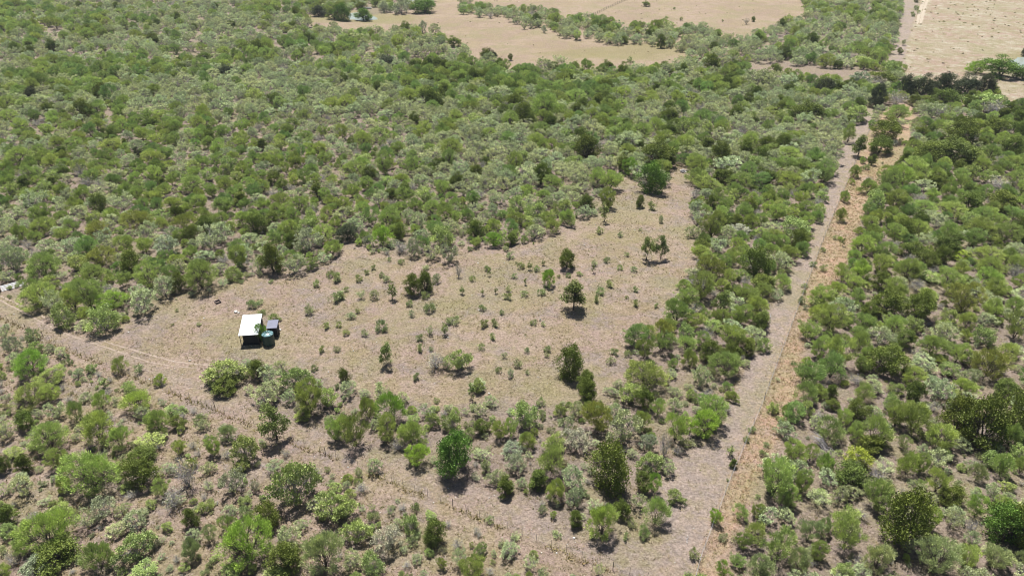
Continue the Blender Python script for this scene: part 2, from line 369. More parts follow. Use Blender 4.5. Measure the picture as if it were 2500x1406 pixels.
def profile(kind, t):
    """crown radius (of 1) at relative crown height t"""
    if kind == 'vase': return np.clip(0.22+1.15*t**0.8, 0, 1)*np.sqrt(np.clip(1-np.clip((t-.62)/.38, 0, 1)**2, 0, 1))
    if kind == 'dome': return np.sqrt(np.clip(1-(np.clip((t-.32)/.68, 0, 1))**2, 0, 1))*(0.66+.34*np.clip(t/.32, 0, 1))
    if kind == 'flat': return np.clip(0.3+1.3*t, 0, 1)*np.sqrt(np.clip(1-np.clip((t-.7)/.3, 0, 1)**2.5, 0, 1))
    if kind == 'cone': return np.clip(1.0-0.75*t, 0, 1)*np.clip(.45+t*3, 0, 1)
    return np.ones_like(t)
def plant(name, seed, W, H, z0, prof, K, lobe, NL, ln, wd, out_bias, up_bias, stems, twigs, bark, rt=0.07, shell=.55, squash=.75, lean=0.12):
    r = np.random.default_rng(seed)
    # lobe centres inside the crown envelope
    t = r.beta(1.5, 1.15, K); ang = r.uniform(0, 2*math.pi, K); rad = profile(prof, t)*np.clip(r.beta(2.2, 1.0, K)*(1-shell)+shell*r.uniform(.55, 1.0, K), 0, 1)
    wob = 1+.20*np.sin(ang*2+r.uniform(0, 6))+.14*np.sin(ang*3+r.uniform(0, 6))
    cx = np.cos(ang)*rad*wob*(W/2-lobe*.55); cy = np.sin(ang)*rad*wob*(W/2-lobe*.55)
    ztop = H*(1+.10*np.sin(ang+r.uniform(0, 6)))
    cz = z0*H+t*(ztop-lobe*.5-z0*H); cz = np.maximum(cz, lobe*.45)
    C = np.stack([cx+lean*cz*.4, cy, cz], 1)
    lr = lobe*r.uniform(.55, 1.35, K)
    pr = lr**2*r.uniform(.5, 1.3, K); pr /= pr.sum()
    who = r.choice(K, NL, p=pr)
    g = r.normal(size=(NL, 3)); g /= np.linalg.norm(g, axis=1, keepdims=True)
    g *= (r.uniform(0, 1, NL)**.45)[:, None]; g[:, 2] *= squash
    P = C[who]+g*lr[who][:, None]
    P[:, 2] = np.maximum(P[:, 2], .03)
    rootc = np.array([0, 0, .25*H])
    o = P-rootc; o /= np.linalg.norm(o, axis=1, keepdims=True)+1e-9
    D = o*out_bias+np.array([0, 0, up_bias])+r.normal(size=(NL, 3))*(1-.6*min(1, out_bias))
    LV, LF = leaves(P, D, ln, wd, r)
    lobe_tone = r.normal(0, .14, K)
    var = np.clip(.5+lobe_tone[who]+r.normal(0, .13, NL), 0, 1)
    var4 = np.repeat(var, 4)
    # stems: each stem rises to a fork and splits to a share of the lobes
    segs = []
    order = np.argsort(ang); per = np.array_split(order, stems)
    for grp in per:
        if len(grp) == 0: continue
        m = C[grp].mean(0); base = np.array([r.normal(0, .008*W*(stems > 3)), r.normal(0, .008*W*(stems > 3)), -.05])
        k1 = np.array([base[0]*.6+m[0]*.28, base[1]*.6+m[1]*.28, max(m[2]*.42, .12)])+r.normal(0, .04*W, 3)*[1, 1, .3]
        k2 = np.array([m[0]*.62, m[1]*.62, m[2]*.78])+r.normal(0, .05*W, 3)*[1, 1, .3]
        if stems == 1: k1 = np.array([.05, 0, z0*H*.9]); k2 = np.array([lean*.4*H*.5, 0, H*.62])
        q = rt*r.uniform(.75, 1.2)
        segs += [(base, k1, q, q*.72), (k1, k2, q*.72, q*.45)]
        for j in grp[:12 if stems > 1 else 30]:
            st = k2 if (stems > 1 and r.random() < .5) else k1+(k2-k1)*r.uniform(.1, 1)
            mid = (st+C[j])/2+r.normal(0, .06*W, 3)*[1, 1, .6]
            segs += [(st, mid, q*.36, q*.24), (mid, C[j], q*.24, q*.12)]
    for _ in range(twigs):
        j = r.integers(K); d = (C[j]-rootc); d /= np.linalg.norm(d)+1e-9
        a = C[j]*r.uniform(.45, 1.0)+r.normal(0, lobe*.4, 3); a[2] = max(a[2], .1)
        b = a+(d*.6+r.normal(0, .55, 3)+[0, 0, .35])*r.uniform(.35, .8)*lobe*1.5
        b[2] = max(b[2], .05)
        segs.append((a, b, .016, .007))
    TV, TF = tubes(segs)
    # normalise: nominal width/height
    hw = np.percentile(np.hypot(LV[:, 0]-LV[:, 0].mean(), LV[:, 1]-LV[:, 1].mean()), 96) if NL > 400 else W/2*.95
    hh = np.percentile(LV[:, 2], 99.3) if NL > 400 else H*.97
    crown = npmesh(name+'_crown', LV, LF, LEAF, {'var': ('FLOAT', var4)})
    crown_f = npmesh(name+'_crown_massed', LV, LF, LEAF_FAR, {'var': ('FLOAT', var4)})
    trunk = npmesh(name+'_trunk', TV, TF, bark)
    return dict(crown=crown, far=crown_f, trunk=trunk, w=2*hw, h=hh)

PROTO = {}
PROTO['thorn'] = [plant('thorn_tree', 100+i, 4.2, h, z0, pf, K, lb, nl, .30, .050, .95, .8, st, 60, BARK, .05, sh, .9, ln)
                  for i, (h, z0, pf, K, nl, st, ln, lb, sh) in enumerate([(3.7, .14, 'vase', 100, 6400, 9, .05, .34, .5), (3.3, .16, 'flat', 90, 5800, 8, .12, .36, .5), (4.1, .08, 'vase', 110, 6800, 9, .0, .33, .45), (3.1, .05, 'dome', 110, 6800, 8, .08, .36, .5),
                  (3.8, .24, 'flat', 76, 4900, 6, .15, .34, .5), (3.9, .06, 'dome', 110, 6800, 8, .0, .36, .5), (3.4, .08, 'dome', 70, 4900, 7, .1, .44, .6), (3.6, .12, 'vase', 60, 4300, 7, .1, .40, .6)])]
PROTO['thorn'] += [plant('thorn_tree', 150+i, 6.0, h, z0, pf, 190, .40, 11500, .27, .046, .9, .7, 12, 110, BARK, .075, .5, .9, ln) for i, (h, z0, pf, ln) in enumerate([(4.6, .06, 'dome', .05), (5.6, .10, 'vase', .0), (4.2, .10, 'flat', .15)])]
PROTO['pale'] = [plant('grey_bush', 200+i, 4.2, h, z0, pf, K, lb, nl, .16, .09, .4, .5, st, 130, BARK_GREY, .05, .5, .75, ln)
                 for i, (h, z0, pf, K, nl, st, ln, lb) in enumerate([(3.0, .14, 'dome', 86, 3300, 8, .1, .28), (3.2, .24, 'flat', 70, 2700, 6, .15, .28), (2.7, .14, 'vase', 74, 2600, 9, .0, .27), (3.4, .18, 'dome', 90, 3500, 7, .1, .28), (2.9, .08, 'dome', 96, 3900, 9, .1, .30), (2.6, .10, 'dome', 56, 2600, 8, .1, .36), (3.0, .2, 'flat', 50, 2200, 6, .2, .36)])]
PROTO['dark'] = [plant('evergreen_tree', 300+i, 3.8, h, z0, pf, K, lb, nl, .15, .085, .55, .4, st, 24, BARK, .08, .5, .85, ln)
                 for i, (h, z0, pf, K, nl, st, ln, lb) in enumerate([(4.0, .04, 'dome', 80, 8000, 5, .0, .46), (3.6, .03, 'dome', 84, 8200, 6, .1, .46), (4.3, .06, 'vase', 70, 7400, 5, .1, .46), (3.9, .05, 'cone', 70, 7000, 4, .0, .44), (3.4, .03, 'dome', 54, 7000, 6, .1, .56)])]
PROTO['leafy'] = [plant('leafy_shrub', 400+i, 3.6, h, z0, pf, K, lb, nl, .155, .095, .5, .5, st, 50, BARK_GREY, .05, .5, .8, ln)
                  for i, (h, z0, pf, K, nl, st, ln, lb) in enumerate([(2.8, .08, 'dome', 76, 4200, 7, .0, .32), (2.6, .12, 'vase', 66, 3600, 6, .1, .32), (3.0, .06, 'dome', 78, 4200, 7, .0, .33), (2.5, .06, 'dome', 50, 3600, 7, .1, .42)])]
PROTO['dry'] = [plant('dry_bush', 500+i, 3.2, 2.7, .2, pf, 46, .40, 420, .14, .07, .4, .3, 8, 260, BARK_DEAD, .05, .5, .8, .0) for i, pf in enumerate(['vase', 'dome', 'flat'])]
PROTO['small'] = [plant('low_shrub', 600+i, 1.3, h, .05, pf, 16, .20, nl, .20, .045, .7, .8, 6, 10, BARK_GREY, .018, .4, .8, .0)
                  for i, (h, pf, nl) in enumerate([(.9, 'dome', 620), (.8, 'dome', 700), (1.1, 'vase', 520), (.7, 'dome', 480)])]
PROTO['sapling'] = [plant('sapling', 650+i, 1.4, 2.4, .2, 'dome', 18, .24, 420, .18, .12, .5, .4, 2, 16, BARK, .035, .4, .9, .05) for i in range(2)]
PROTO['tree'] = [plant('single_stem_tree', 700, 3.3, 4.9, .22, 'cone', 52, .52, 3400, .20, .13, .6, .0, 1, 20, BARK, .10, .6, .7, .0),
                 plant('single_stem_tree', 701, 3.6, 4.0, .14, 'dome', 34, .50, 2600, .22, .12, .5, .2, 2, 30, BARK, .08, .5, .8, .3)]

TINT = {'thorn': (0.444, 0.561, 0.184), 'pale': (0.505, 0.585, 0.330), 'dark': (0.165, 0.220, 0.051), 'leafy': (0.400, 0.505, 0.180),
        'dry': (0.506, 0.495, 0.341), 'small': (0.418, 0.495, 0.237), 'sapling': (0.259, 0.330, 0.116), 'tree': (0.165, 0.209, 0.061)}
SPECIAL = {'T': ('thorn', (0.385, 0.583, 0.121)), 'B': ('thorn', (0.451, 0.605, 0.165)), 'o': ('thorn', (0.385, 0.445, 0.130)), 'q': ('thorn', (0.451, 0.539, 0.259)),
           'D': ('dark', (0.165, 0.215, 0.046)), 'H': ('dark', (0.154, 0.275, 0.055)), 'K': ('dark', (0.095, 0.115, 0.062)), 'y': ('leafy', (0.430, 0.530, 0.100)), 'g': ('pale', (0.400, 0.470, 0.315)), 'w': ('pale', (0.540, 0.560, 0.440)),
           't': ('thorn', None), 'p': ('pale', None), 'd': ('dark', None), 'l': ('leafy', None), 'x': ('dry', None), 's': ('small', None), 'S': ('sapling', None), 'G': ('tree', None), 'j': ('tree', (0.234, 0.303, 0.103))}

# ------------------------------------------------------------------ plants read from the photograph: region origin, then "kind x base width height" in that region's 3x zoom
L = []
L.append((0, 470, """t 300 835 250 200;p 420 885 170 230;t 550 850 150 180;t 660 840 220 260;T 815 840 230 130;l 775 1000 250 200;p 1055 872 220 210;p 1210 755 170 260;t 1095 690 210 210;t 1470 690 260 230;
d 1300 715 130 150;t 680 650 190 140;t 330 610 270 200;d 965 575 170 180;o 745 530 210 150;t 920 440 145 150;o 1015 265 210 160;t 1390 480 130 110;d 1400 350 120 130;t 1745 545 145 200;D 1990 575 165 250;p 2150 590 170 150;
l 2262 552 110 90;d 1860 290 150 150;o 1340 255 150 110;t 1460 120 130 120;t 560 150 120 130;t 2040 110 150 120;l 2230 290 160 110;t 2340 360 180 140;p 1540 420 230 190;p 1080 340 160 150;g 2250 420 200 180;p 100 560 210 190;l 590 560 160 130;
p 260 130 220 150;t 320 300 170 130;o 720 330 180 130;p 540 430 190 120;p 900 130 200 130;d 1290 190 90 110;p 1630 350 190 150;l 1160 220 150 100;t 460 340 130 90;d 1510 310 160 150;g 1220 440 200 140;p 1890 570 110 130;t 2180 130 160 120;
T 245 1320 250 210;s 240 1075 120 110;g 110 1160 130 130;t 880 1305 130 125;s 1010 1305 80 85;y 1170 1390 90 85;p 40 1060 90 90;t 380 1390 240 110;S 765 1420 70 70;l 1650 1360 280 170;d 1880 1345 140 150;p 1960 1385 180 150;p 1800 1270 90 70;
l 2160 1420 210 170;s 1290 865 30 30;s 1750 655 45 25;s 1970 655 40 25;s 1840 830 90 60;s 2255 875 80 85;s 2440 640 90 80;s 2400 610 60 60;s 2370 985 60 50;s 2345 1160 60 45;s 1795 605 60 30;s 2300 680 60 60;s 2200 430 80 60;S 1745 575 60 80;s 2450 780 110 70;s 2465 975 50 40;s 1895 805 60 30;s 1450 965 40 25"""))
L.append((830, 470, """t 360 255 165 160;y 415 245 95 60;T 312 385 150 150;d 430 345 100 120;g 208 385 80 130;K 50 345 150 130;g 540 465 120 150;l 750 392 190 170;g 800 505 140 140;d 985 325 140 140;T 1118 390 110 110;t 1125 275 130 100;t 770 200 140 140;d 1245 375 90 90;t 1540 290 130 110;
l 1350 235 140 80;l 1430 185 150 130;o 1270 240 130 110;l 1620 165 150 130;d 1790 125 130 120;o 1945 110 120 160;S 1920 215 70 150;d 2180 105 70 95;s 2270 122 70 60;p 2330 218 50 110;s 1885 292 65 45;s 2040 322 45 60;j 2225 490 110 180;j 2330 485 105 165;D 1648 545 135 155;s 1240 478 75 48;
s 1850 528 55 38;S 1840 583 32 60;s 1940 507 50 48;s 2080 462 42 32;s 2130 572 58 38;S 1380 562 40 65;s 1430 568 50 42;s 1310 550 62 45;S 1082 608 30 60;s 1070 565 50 40;T 1512 675 105 150;S 1478 530 28 45;G 1697 852 172 215;d 535 740 120 215;d 625 715 120 205;s 622 765 65 75;p 700 655 70 85;x 862 615 60 110;S 890 738 42 62;
s 1230 718 52 65;S 1036 748 30 52;S 1132 733 30 50;S 1345 670 30 48;s 1270 622 48 35;s 1215 778 65 50;s 1335 752 65 45;s 1460 742 65 45;s 1892 738 65 65;s 1870 795 60 55;s 1965 682 70 48;s 2150 718 48 45;s 2155 825 58 62;s 2300 838 42 42;s 2085 772 30 28;S 380 775 75 135;s 510 822 55 62;p 250 772 72 75;p 155 772 62 65;
s 335 642 65 45;s 305 612 45 40;s 245 562 45 45;s 195 592 42 35;s 140 642 62 55;s 450 518 55 38;s 360 497 42 28;s 945 422 42 35;s 965 642 52 38;s 650 862 88 75;s 305 1002 98 88;s 185 1038 58 50;s 45 1032 55 42;s 580 1078 62 58;p 655 1032 62 95;S 760 1032 62 90;s 830 948 105 55;s 1045 972 72 82;s 1130 968 65 50;s 1115 1062 65 40;s 1175 882 42 35;
s 1035 852 55 55;s 1025 1138 58 45;s 1505 1152 55 75;s 1505 1192 45 35;s 1480 968 42 45;s 1410 955 62 35;s 1990 1178 62 78;p 1970 1242 65 55;s 2095 1188 65 45;s 1295 1262 68 60;p 1240 1332 65 60;s 1155 1302 52 40;s 1365 1318 38 38;p 1195 1202 45 48;s 1360 1162 48 40;s 560 1362 65 60;s 590 1152 65 68;s 660 1148 40 38;p 85 915 65 50;s 130 872 42 32;p 525 900 50 60;
j 335 1258 125 160;l 885 1285 165 155;x 705 1275 165 125;p 790 1275 100 110;d 38 1375 85 225;D 1670 1330 200 240;d 1785 1440 155 165;l 1005 1440 110 90;o 2205 1205 150 170;o 2345 1075 160 170;o 2225 1400 310 190;t 2440 940 180 190;s 25 770 60 80;s 45 720 45 60;s 620 555 60 30;s 1740 600 50 30;s 2035 560 50 35;s 1660 615 40 35;s 1590 620 30 50;s 1655 445 60 40"""))
L.append((1660, 470, """o 225 335 170 265;t 700 205 140 130;l 830 300 230 130;D 850 400 150 150;t 470 205 150 140;p 110 170 120 140;D 540 600 190 220;o 225 620 200 180;o 150 775 220 240;d 345 745 65 120;p 270 430 150 100;w 430 300 180 90;p 730 545 180 130;j 285 875 140 170;t 435 965 150 170;d 570 1000 150 140;t 560 880 180 150;
d 480 1175 120 120;t 370 1125 200 180;t 160 1115 130 110;l 600 1145 110 100;t 320 1315 240 190;t 70 1265 120 140;p 150 1395 160 160;d 600 690 180 120;p 700 775 120 80;t 1160 210 80 125;t 1195 65 85 90;t 1412 218 105 110;t 1395 345 130 125;d 1508 262 75 140;B 1310 440 180 140;t 1265 490 110 90;B 1295 625 160 155;t 1260 710 140 120;t 1130 760 130 130;
D 1620 320 160 150;t 1705 325 170 150;t 1490 475 160 130;d 1680 465 190 130;t 1640 630 200 180;d 1930 445 190 160;y 2030 490 140 80;t 2210 515 200 140;B 2240 685 180 155;t 1950 730 200 200;d 1720 910 220 240;d 1480 880 220 210;t 1090 1015 220 230;t 1330 1005 160 140;d 1480 1300 260 240;t 1005 1195 140 220;t 1150 1260 200 240;o 2040 870 260 260;
t 2000 1235 150 170;o 2230 1330 260 230;t 2420 1060 170 210;t 1700 620 150 140;d 1800 540 150 130;t 2350 350 200 150;o 2180 330 220 160;p 1860 260 180 120;t 1750 150 180 110;d 2100 130 180 140;d 2330 120 220 150;d 2450 330 130 200;t 1950 180 200 130;t 1820 1180 180 170;l 2190 1100 170 140;t 2250 900 180 150;l 1680 1000 150 110;p 1440 1100 200 160;t 1300 1150 160 160;
l 2100 1250 150 120;t 2420 880 150 130;t 2460 700 130 120;x 2420 640 120 130;p 1580 700 140 110;l 1800 640 180 80;s 1020 690 40 50;s 1040 570 60 50;S 1180 390 30 60;s 1130 340 40 30;s 880 800 60 60;s 905 690 60 30;S 960 860 80 110;s 900 735 40 30;s 1035 430 40 50;p 1030 140 50 40;s 965 540 60 40"""))
L.append((0, 936, """B 1000 190 225 160;B 748 180 130 140;t 735 420 230 250;t 890 465 150 220;t 375 470 270 220;t 430 600 150 150;o 230 150 260 160;d 200 320 150 160;t 1165 335 200 180;d 1300 320 110 100;l 1270 215 140 70;l 1320 350 80 60;t 1315 510 95 130;t 1560 520 120 180;q 1660 405 120 120;l 1795 555 215 220;j 2015 405 220 250;
B 690 745 400 290;d 1045 725 235 230;D 1040 560 210 120;x 1375 745 220 230;g 1700 785 190 210;l 1755 640 110 90;w 1860 775 90 80;l 2160 840 330 310;x 1275 890 170 140;t 1180 800 150 120;l 2410 975 230 190;T 1810 1255 370 295;D 1945 1015 200 170;p 2110 1200 200 250;q 2370 1340 280 340;B 390 1180 360 310;D 430 1285 330 190;
t 740 1335 210 210;g 265 1395 280 170;l 1000 1245 270 180;l 1055 1395 210 110;D 75 1010 140 150;p 190 810 170 220;d 40 640 100 150;d 190 640 110 150;p 60 400 140 150;g 760 960 200 160;p 1000 1045 200 150;d 1400 1035 130 150;l 1500 920 120 80;q 1400 1270 150 180;q 1540 1140 110 120;l 1690 1395 130 90;l 1840 1365 80 80;l 75 1110 130 100;
l 2000 1420 200 100;D 2090 1340 240 200;t 2200 250 140 60;t 2260 210 210 250;p 1950 130 230 160;p 2110 140 110 130;l 2380 160 160 150;d 1640 60 200 130;t 2440 410 140 240;l 110 520 150 70;p 60 800 110 90;p 170 720 130 80;l 930 770 110 70;p 1040 250 120 100;t 560 260 130 170;p 420 250 140 130;t 380 120 140 130;x 960 830 100 60;s 2400 740 60 70;p 1480 330 110 80;
l 1100 440 200 90;p 820 640 100 70;t 480 770 120 130;l 620 560 60 50;p 1300 860 110 60;p 640 1040 180 130;p 860 1090 170 100;t 180 1230 160 130;x 100 1310 120 100;s 1790 960 100 90;p 2300 900 150 90;p 900 950 120 90;t 1650 1060 120 120;s 1530 1340 70 60"""))
L.append((830, 936, """o 120 450 200 230;t 35 385 160 230;o 215 250 145 200;T 380 260 195 220;t 350 405 170 190;T 560 585 170 160;t 525 430 215 190;H 825 650 270 330;l 680 305 110 140;l 815 335 150 170;d 1030 355 120 110;p 1010 240 130 110;t 1160 395 120 190;t 1240 385 125 160;l 1340 300 190 180;t 1365 465 130 125;g 1255 500 190 80;
g 1280 625 170 130;w 1720 460 230 150;o 1870 335 190 210;p 1710 235 120 120;d 1790 125 150 200;p 2060 405 240 330;t 2305 235 115 170;B 2430 415 190 230;x 2350 525 120 170;d 2210 175 140 170;t 1560 485 190 120;t 1540 640 230 200;d 1440 745 140 130;t 1560 840 150 230;p 1690 765 190 200;D 1955 740 290 385;d 2200 775 130 140;
T 2280 785 125 130;l 2250 625 190 140;B 1900 1095 225 390;D 2050 965 120 220;p 1700 880 150 180;d 1710 1025 110 110;t 2290 1005 190 230;p 1470 940 70 160;t 1550 975 50 100;d 1200 805 120 140;p 1140 715 150 100;l 50 965 180 200;l 520 1065 150 170;d 690 1140 180 165;p 240 925 60 80;p 140 675 80 80;p 50 765 70 80;p 370 945 80 60;t 740 1340 75 130;
l 130 1130 200 150;w 350 1200 220 180;l 235 1370 180 170;p 100 1330 150 150;t 960 1410 190 170;l 1020 1245 105 105;p 870 1320 130 110;t 1375 1420 70 60;s 1300 205 70 60;s 1470 240 70 70;s 700 130 60 30;S 960 120 70 130;p 1010 40 130 80;s 300 40 100 40;s 1460 150 80 50;p 640 240 120 100;p 60 80 150 110;p 1640 350 130 150;t 2190 330 130 150;l 2090 130 160 140;p 2420 200 130 120;
p 2000 250 130 160;g 2230 470 150 120;l 1600 230 110 90;p 2380 650 120 110;l 2430 860 110 110;s 2490 870 60 60;p 1060 630 100 130;s 1090 1010 70 60;s 560 1110 60 60;l 660 980 100 60;p 420 1040 80 70;p 560 1290 100 60;s 1580 1110 80 40;s 1280 1120 80 30;s 2080 1130 60 50;p 2160 900 120 110;p 250 640 120 130;x 420 480 110 80;S 1055 640 50 130;s 1830 650 80 60;p 1880 1390 90 110;s 1480 1390 80 50"""))
L.append((1660, 936, """t 240 290 200 210;T 165 380 220 200;t 20 330 90 160;S 362 525 60 75;d 385 605 55 65;s 346 705 26 28;T 250 1010 100 190;s 100 1255 90 80;t 680 800 260 310;t 770 890 150 170;t 880 785 140 200;t 810 575 170 220;t 940 560 110 260;B 1045 645 130 170;y 1280 600 190 160;d 1235 725 270 170;t 1400 425 240 230;t 1180 305 120 220;
l 1520 190 130 150;t 1330 115 150 130;D 2000 335 260 290;D 2180 440 330 390;t 2385 445 160 200;o 1680 345 230 230;t 1870 485 230 220;B 1640 655 170 170;t 1850 790 170 300;B 2140 965 150 250;t 2320 665 150 180;t 2470 645 120 200;D 1590 1135 350 430;t 1420 905 200 220;B 1790 1055 160 240;H 2330 1135 300 300;q 920 1145 170 280;q 1030 1085 120 230;
t 1190 1195 220 300;t 700 1275 260 230;q 850 1365 170 260;t 1000 1275 130 180;q 1420 1335 210 190;q 1830 1365 320 300;t 2070 1325 170 180;q 2280 1325 200 170;q 2470 1335 120 190;T 300 1395 110 170;q 570 1405 200 170;t 460 1195 120 230;D 2420 1140 260 300;D 2420 330 250 330;d 1090 105 90 110;l 910 220 115 130;t 770 215 70 110;l 670 210 90 80;l 760 330 75 100;
t 440 970 120 100;t 560 970 100 110;p 620 1010 170 120;p 1000 880 180 120;l 1010 830 120 70;p 1960 1050 150 140;p 2110 1160 110 120;d 1960 870 180 150;l 2250 590 150 110;p 2300 560 130 110;l 2430 560 130 160;p 1480 640 160 90;x 1430 680 160 80;p 1250 820 130 90;l 1830 1170 150 90;t 1640 1290 60 170;d 1700 130 140 170;t 1560 300 160 180;q 1620 470 110 100;D 1380 480 200 130;
p 2250 820 130 130;t 1740 640 120 140;t 1260 400 140 140;p 2030 480 140 110;p 1700 800 110 110;l 1900 540 110 90;p 950 1250 100 90;l 1180 1390 150 100;p 1300 1390 150 90;x 1310 980 110 80;p 1640 1200 120 90;p 2360 990 130 130;t 2050 90 160 150;d 2350 90 180 140;l 1570 70 120 90;q 2150 700 120 160;s 600 520 60 60;s 520 350 60 40;s 620 460 50 50;s 480 420 50 50"""))
L.append((1660, 0, """K 1625 705 120 170;K 1740 715 165 190;K 1905 695 185 175;K 2075 690 165 160;K 2210 685 140 150;T 2145 535 150 100;H 2325 560 260 160;H 2490 580 110 110;G 1290 1140 100 155;t 1262 1290 85 95;t 1218 1035 110 150;D 1490 1010 210 180;D 1450 1110 190 140;t 1570 870 170 120;l 1280 880 200 120;x 1560 770 180 110;x 1450 640 150 80;
D 930 880 240 170;d 405 870 120 110;d 725 765 90 80;d 690 530 100 70;K 1420 780 130 180;d 1470 620 200 120;l 1530 560 150 110;g 1300 640 160 130;d 230 520 120 130;d 380 525 90 100;K 1050 690 160 130;p 590 640 230 140;p 780 640 180 110;t 1500 500 100 60;l 1320 480 140 70;d 280 1200 160 190;t 120 1280 140 140;t 180 1390 200 120;t 430 1370 180 130;p 350 1260 220 140;
t 770 1180 200 130;p 1070 1080 220 120;d 1990 1180 330 200;d 2040 1040 220 210;d 1920 760 200 120;t 1500 1400 170 200;d 2110 790 120 110;l 2200 790 240 120;x 2270 850 170 120;d 2290 980 180 130;d 2440 1010 150 140;p 1810 860 180 130;x 1890 850 110 90;t 2090 1200 200 130;d 1790 1180 230 160;t 1700 1290 220 160;d 2400 1130 180 140;B 1590 1350 180 170;p 1760 1395 180 100;x 2300 1395 190 110;t 2420 1350 160 120;
t 1590 105 80 60;s 1710 75 40 50;d 1715 20 35 50;s 1690 120 40 35;S 1620 330 40 40;d 1595 395 45 50;p 1720 640 120 100;s 1730 100 30 40;d 560 320 60 80;p 450 395 110 90;d 270 290 50 60;d 1060 150 50 50;x 480 180 50 50;d 530 160 30 40;s 310 160 20 20;s 1350 1230 50 110;d 1390 1200 60 110;s 1320 1240 40 60;s 1700 910 60 110;s 1680 930 40 60;K 2490 410 40 60;s 1740 980 30 80"""))
L.append((830, 0, """H 20 150 120 130;H 175 150 130 90;D 155 70 80 55;g 320 90 110 80;g 450 100 170 110;H 620 95 170 100;t 20 45 90 40;d 100 40 60 40;d 260 35 60 40;t 560 60 40 60;d 2225 48 62 40;d 650 780 160 150;d 1640 610 130 110;t 1480 870 220 220;d 1330 900 150 170;t 850 900 140 110;D 1060 460 90 110;K 1100 450 90 100;d 1940 520 110 90;d 480 240 110 90;g 600 240 90 90;p 690 250 90 80;
d 830 340 120 80;K 350 490 200 90;d 1790 1150 200 190;D 2290 1200 240 210;D 2390 900 130 140;t 1700 760 170 120;D 1920 950 120 100;T 2095 1270 110 140;H 2255 1390 190 230;t 1870 1340 140 130;l 1980 1330 90 70;t 1270 1260 140 180;d 1460 1340 120 200;d 1060 1210 80 80;t 330 1270 150 190;t 790 1230 130 330;t 800 1130 190 140;t 790 980 150 110;l 180 1180 160 60;d 850 1370 110 130;p 600 1310 160 120;p 1190 1380 130 110;
d 990 1300 110 110;t 1550 1380 160 120;t 100 1280 180 120;t 450 1350 110 100;t 490 1250 100 100;t 180 1080 130 130;t 20 1010 90 120;g 680 970 150 90;t 1080 1000 120 80;d 2050 1090 150 90;p 1170 720 180 110;p 2090 1090 200 150;w 1300 860 110 120;d 500 730 100 100;d 1240 440 40 50;s 1380 510 60 50;p 1480 540 160 130;p 1600 480 120 80;p 1260 160 100 70;d 2330 350 70 110;d 2060 320 70 60;p 2270 340 60 60;p 1600 260 70 70;g 1480 240 50 70;p 1340 215 50 60;S 2105 480 70 60;s 2365 150 40 30;s 2240 195 30 20;s 2430 70 20 20;s 2480 150 30 25"""))
L.append((0, 0, """d 390 390 90 110;d 120 410 100 100;d 1490 460 140 80;d 1880 400 120 120;d 2190 420 60 70;d 1790 380 130 80;d 1870 470 130 70;K 1650 560 140 90;d 1110 300 90 70;d 2230 70 60 60;d 2430 140 110 100;K 2320 120 120 80;d 1100 940 120 100;t 50 810 180 120;t 60 890 150 100;t 1440 940 130 110;D 2000 770 150 100;K 1010 1150 70 90;t 1120 1190 150 110;t 1400 1390 190 130;
t 2030 1230 90 130;t 2080 1270 80 110;t 2150 1230 110 140;t 2260 1170 90 110;t 2330 1140 110 110;t 440 1080 120 100;t 540 1080 120 90;t 380 1220 120 110;t 150 1200 220 150;t 280 1200 90 90;K 240 730 120 100;t 1480 850 90 100;t 710 900 60 90;t 1170 860 120 70;t 820 1100 180 100;t 1640 1390 130 110;x 600 1310 100 130;t 530 570 110 80;K 440 500 40 40;d 2060 1370 110 80"""))

PL = []          # every plant: dict(kind, x, y, w, h, tint, listed)
def solve_h(app, wd, sd, cd):
    lo, hi = 0.1, 14.0
    for _ in range(24):
        h = (lo+hi)/2; f_ = .6*h*cd+math.hypot(.4*h*cd, wd/2*sd*.8)
        if f_ < app: lo = h
        else: hi = h
    return lo
UNIQUE = {}
for ox, oy, txt in L:
    for e in txt.replace('\n', '').split(';'):
        e = e.split()
        if len(e) < 5: continue
        c = e[0]; zx, zy, zw, zh = map(float, e[1:5])
        px, py = ox+zx*.336, oy+zy*.336
        p = G(px, py); ppm = PPM(p.x, p.y)
        d = Vector((p.x, p.y, -CAM_H)); sd = CAM_H/d.length; cd = math.sqrt(1-sd*sd)
        wd = zw*.336/ppm
        kind, tint = SPECIAL[c]
        tall = 1.0
        h = solve_h(zh*.336/ppm, wd, sd, cd)
        h = min(max(h, .45*wd), {'sapling': 2.2, 'small': .85, 'pale': 1.15, 'leafy': 1.1, 'thorn': 1.4, 'dark': 1.5}.get(kind, 1.75)*wd)
        if kind in ('thorn', 'pale', 'leafy', 'dark'): h *= .91
        PL.append(dict(kind=kind, code=c, x=p.x, y=p.y, w=wd, h=h, tint=tint, listed=True, px=px, py=py, key=(ox, oy, int(zx), int(zy))))

# hash of what already stands, to keep the scattered filler off it
CELL = 4.0; H_ = {}
def put(x, y, r): H_.setdefault((int(x//CELL), int(y//CELL)), []).append((x, y, r))
def free(x, y, r, k):
    cx, cy = int(x//CELL), int(y//CELL)
    for i in range(cx-2, cx+3):
        for j in range(cy-2, cy+3):
            for (a, b, q) in H_.get((i, j), ()):
                if (a-x)**2+(b-y)**2 < (k*(r+q))**2: return False
    return True
for q in PL: put(q['x'], q['y'], q['w']/2)

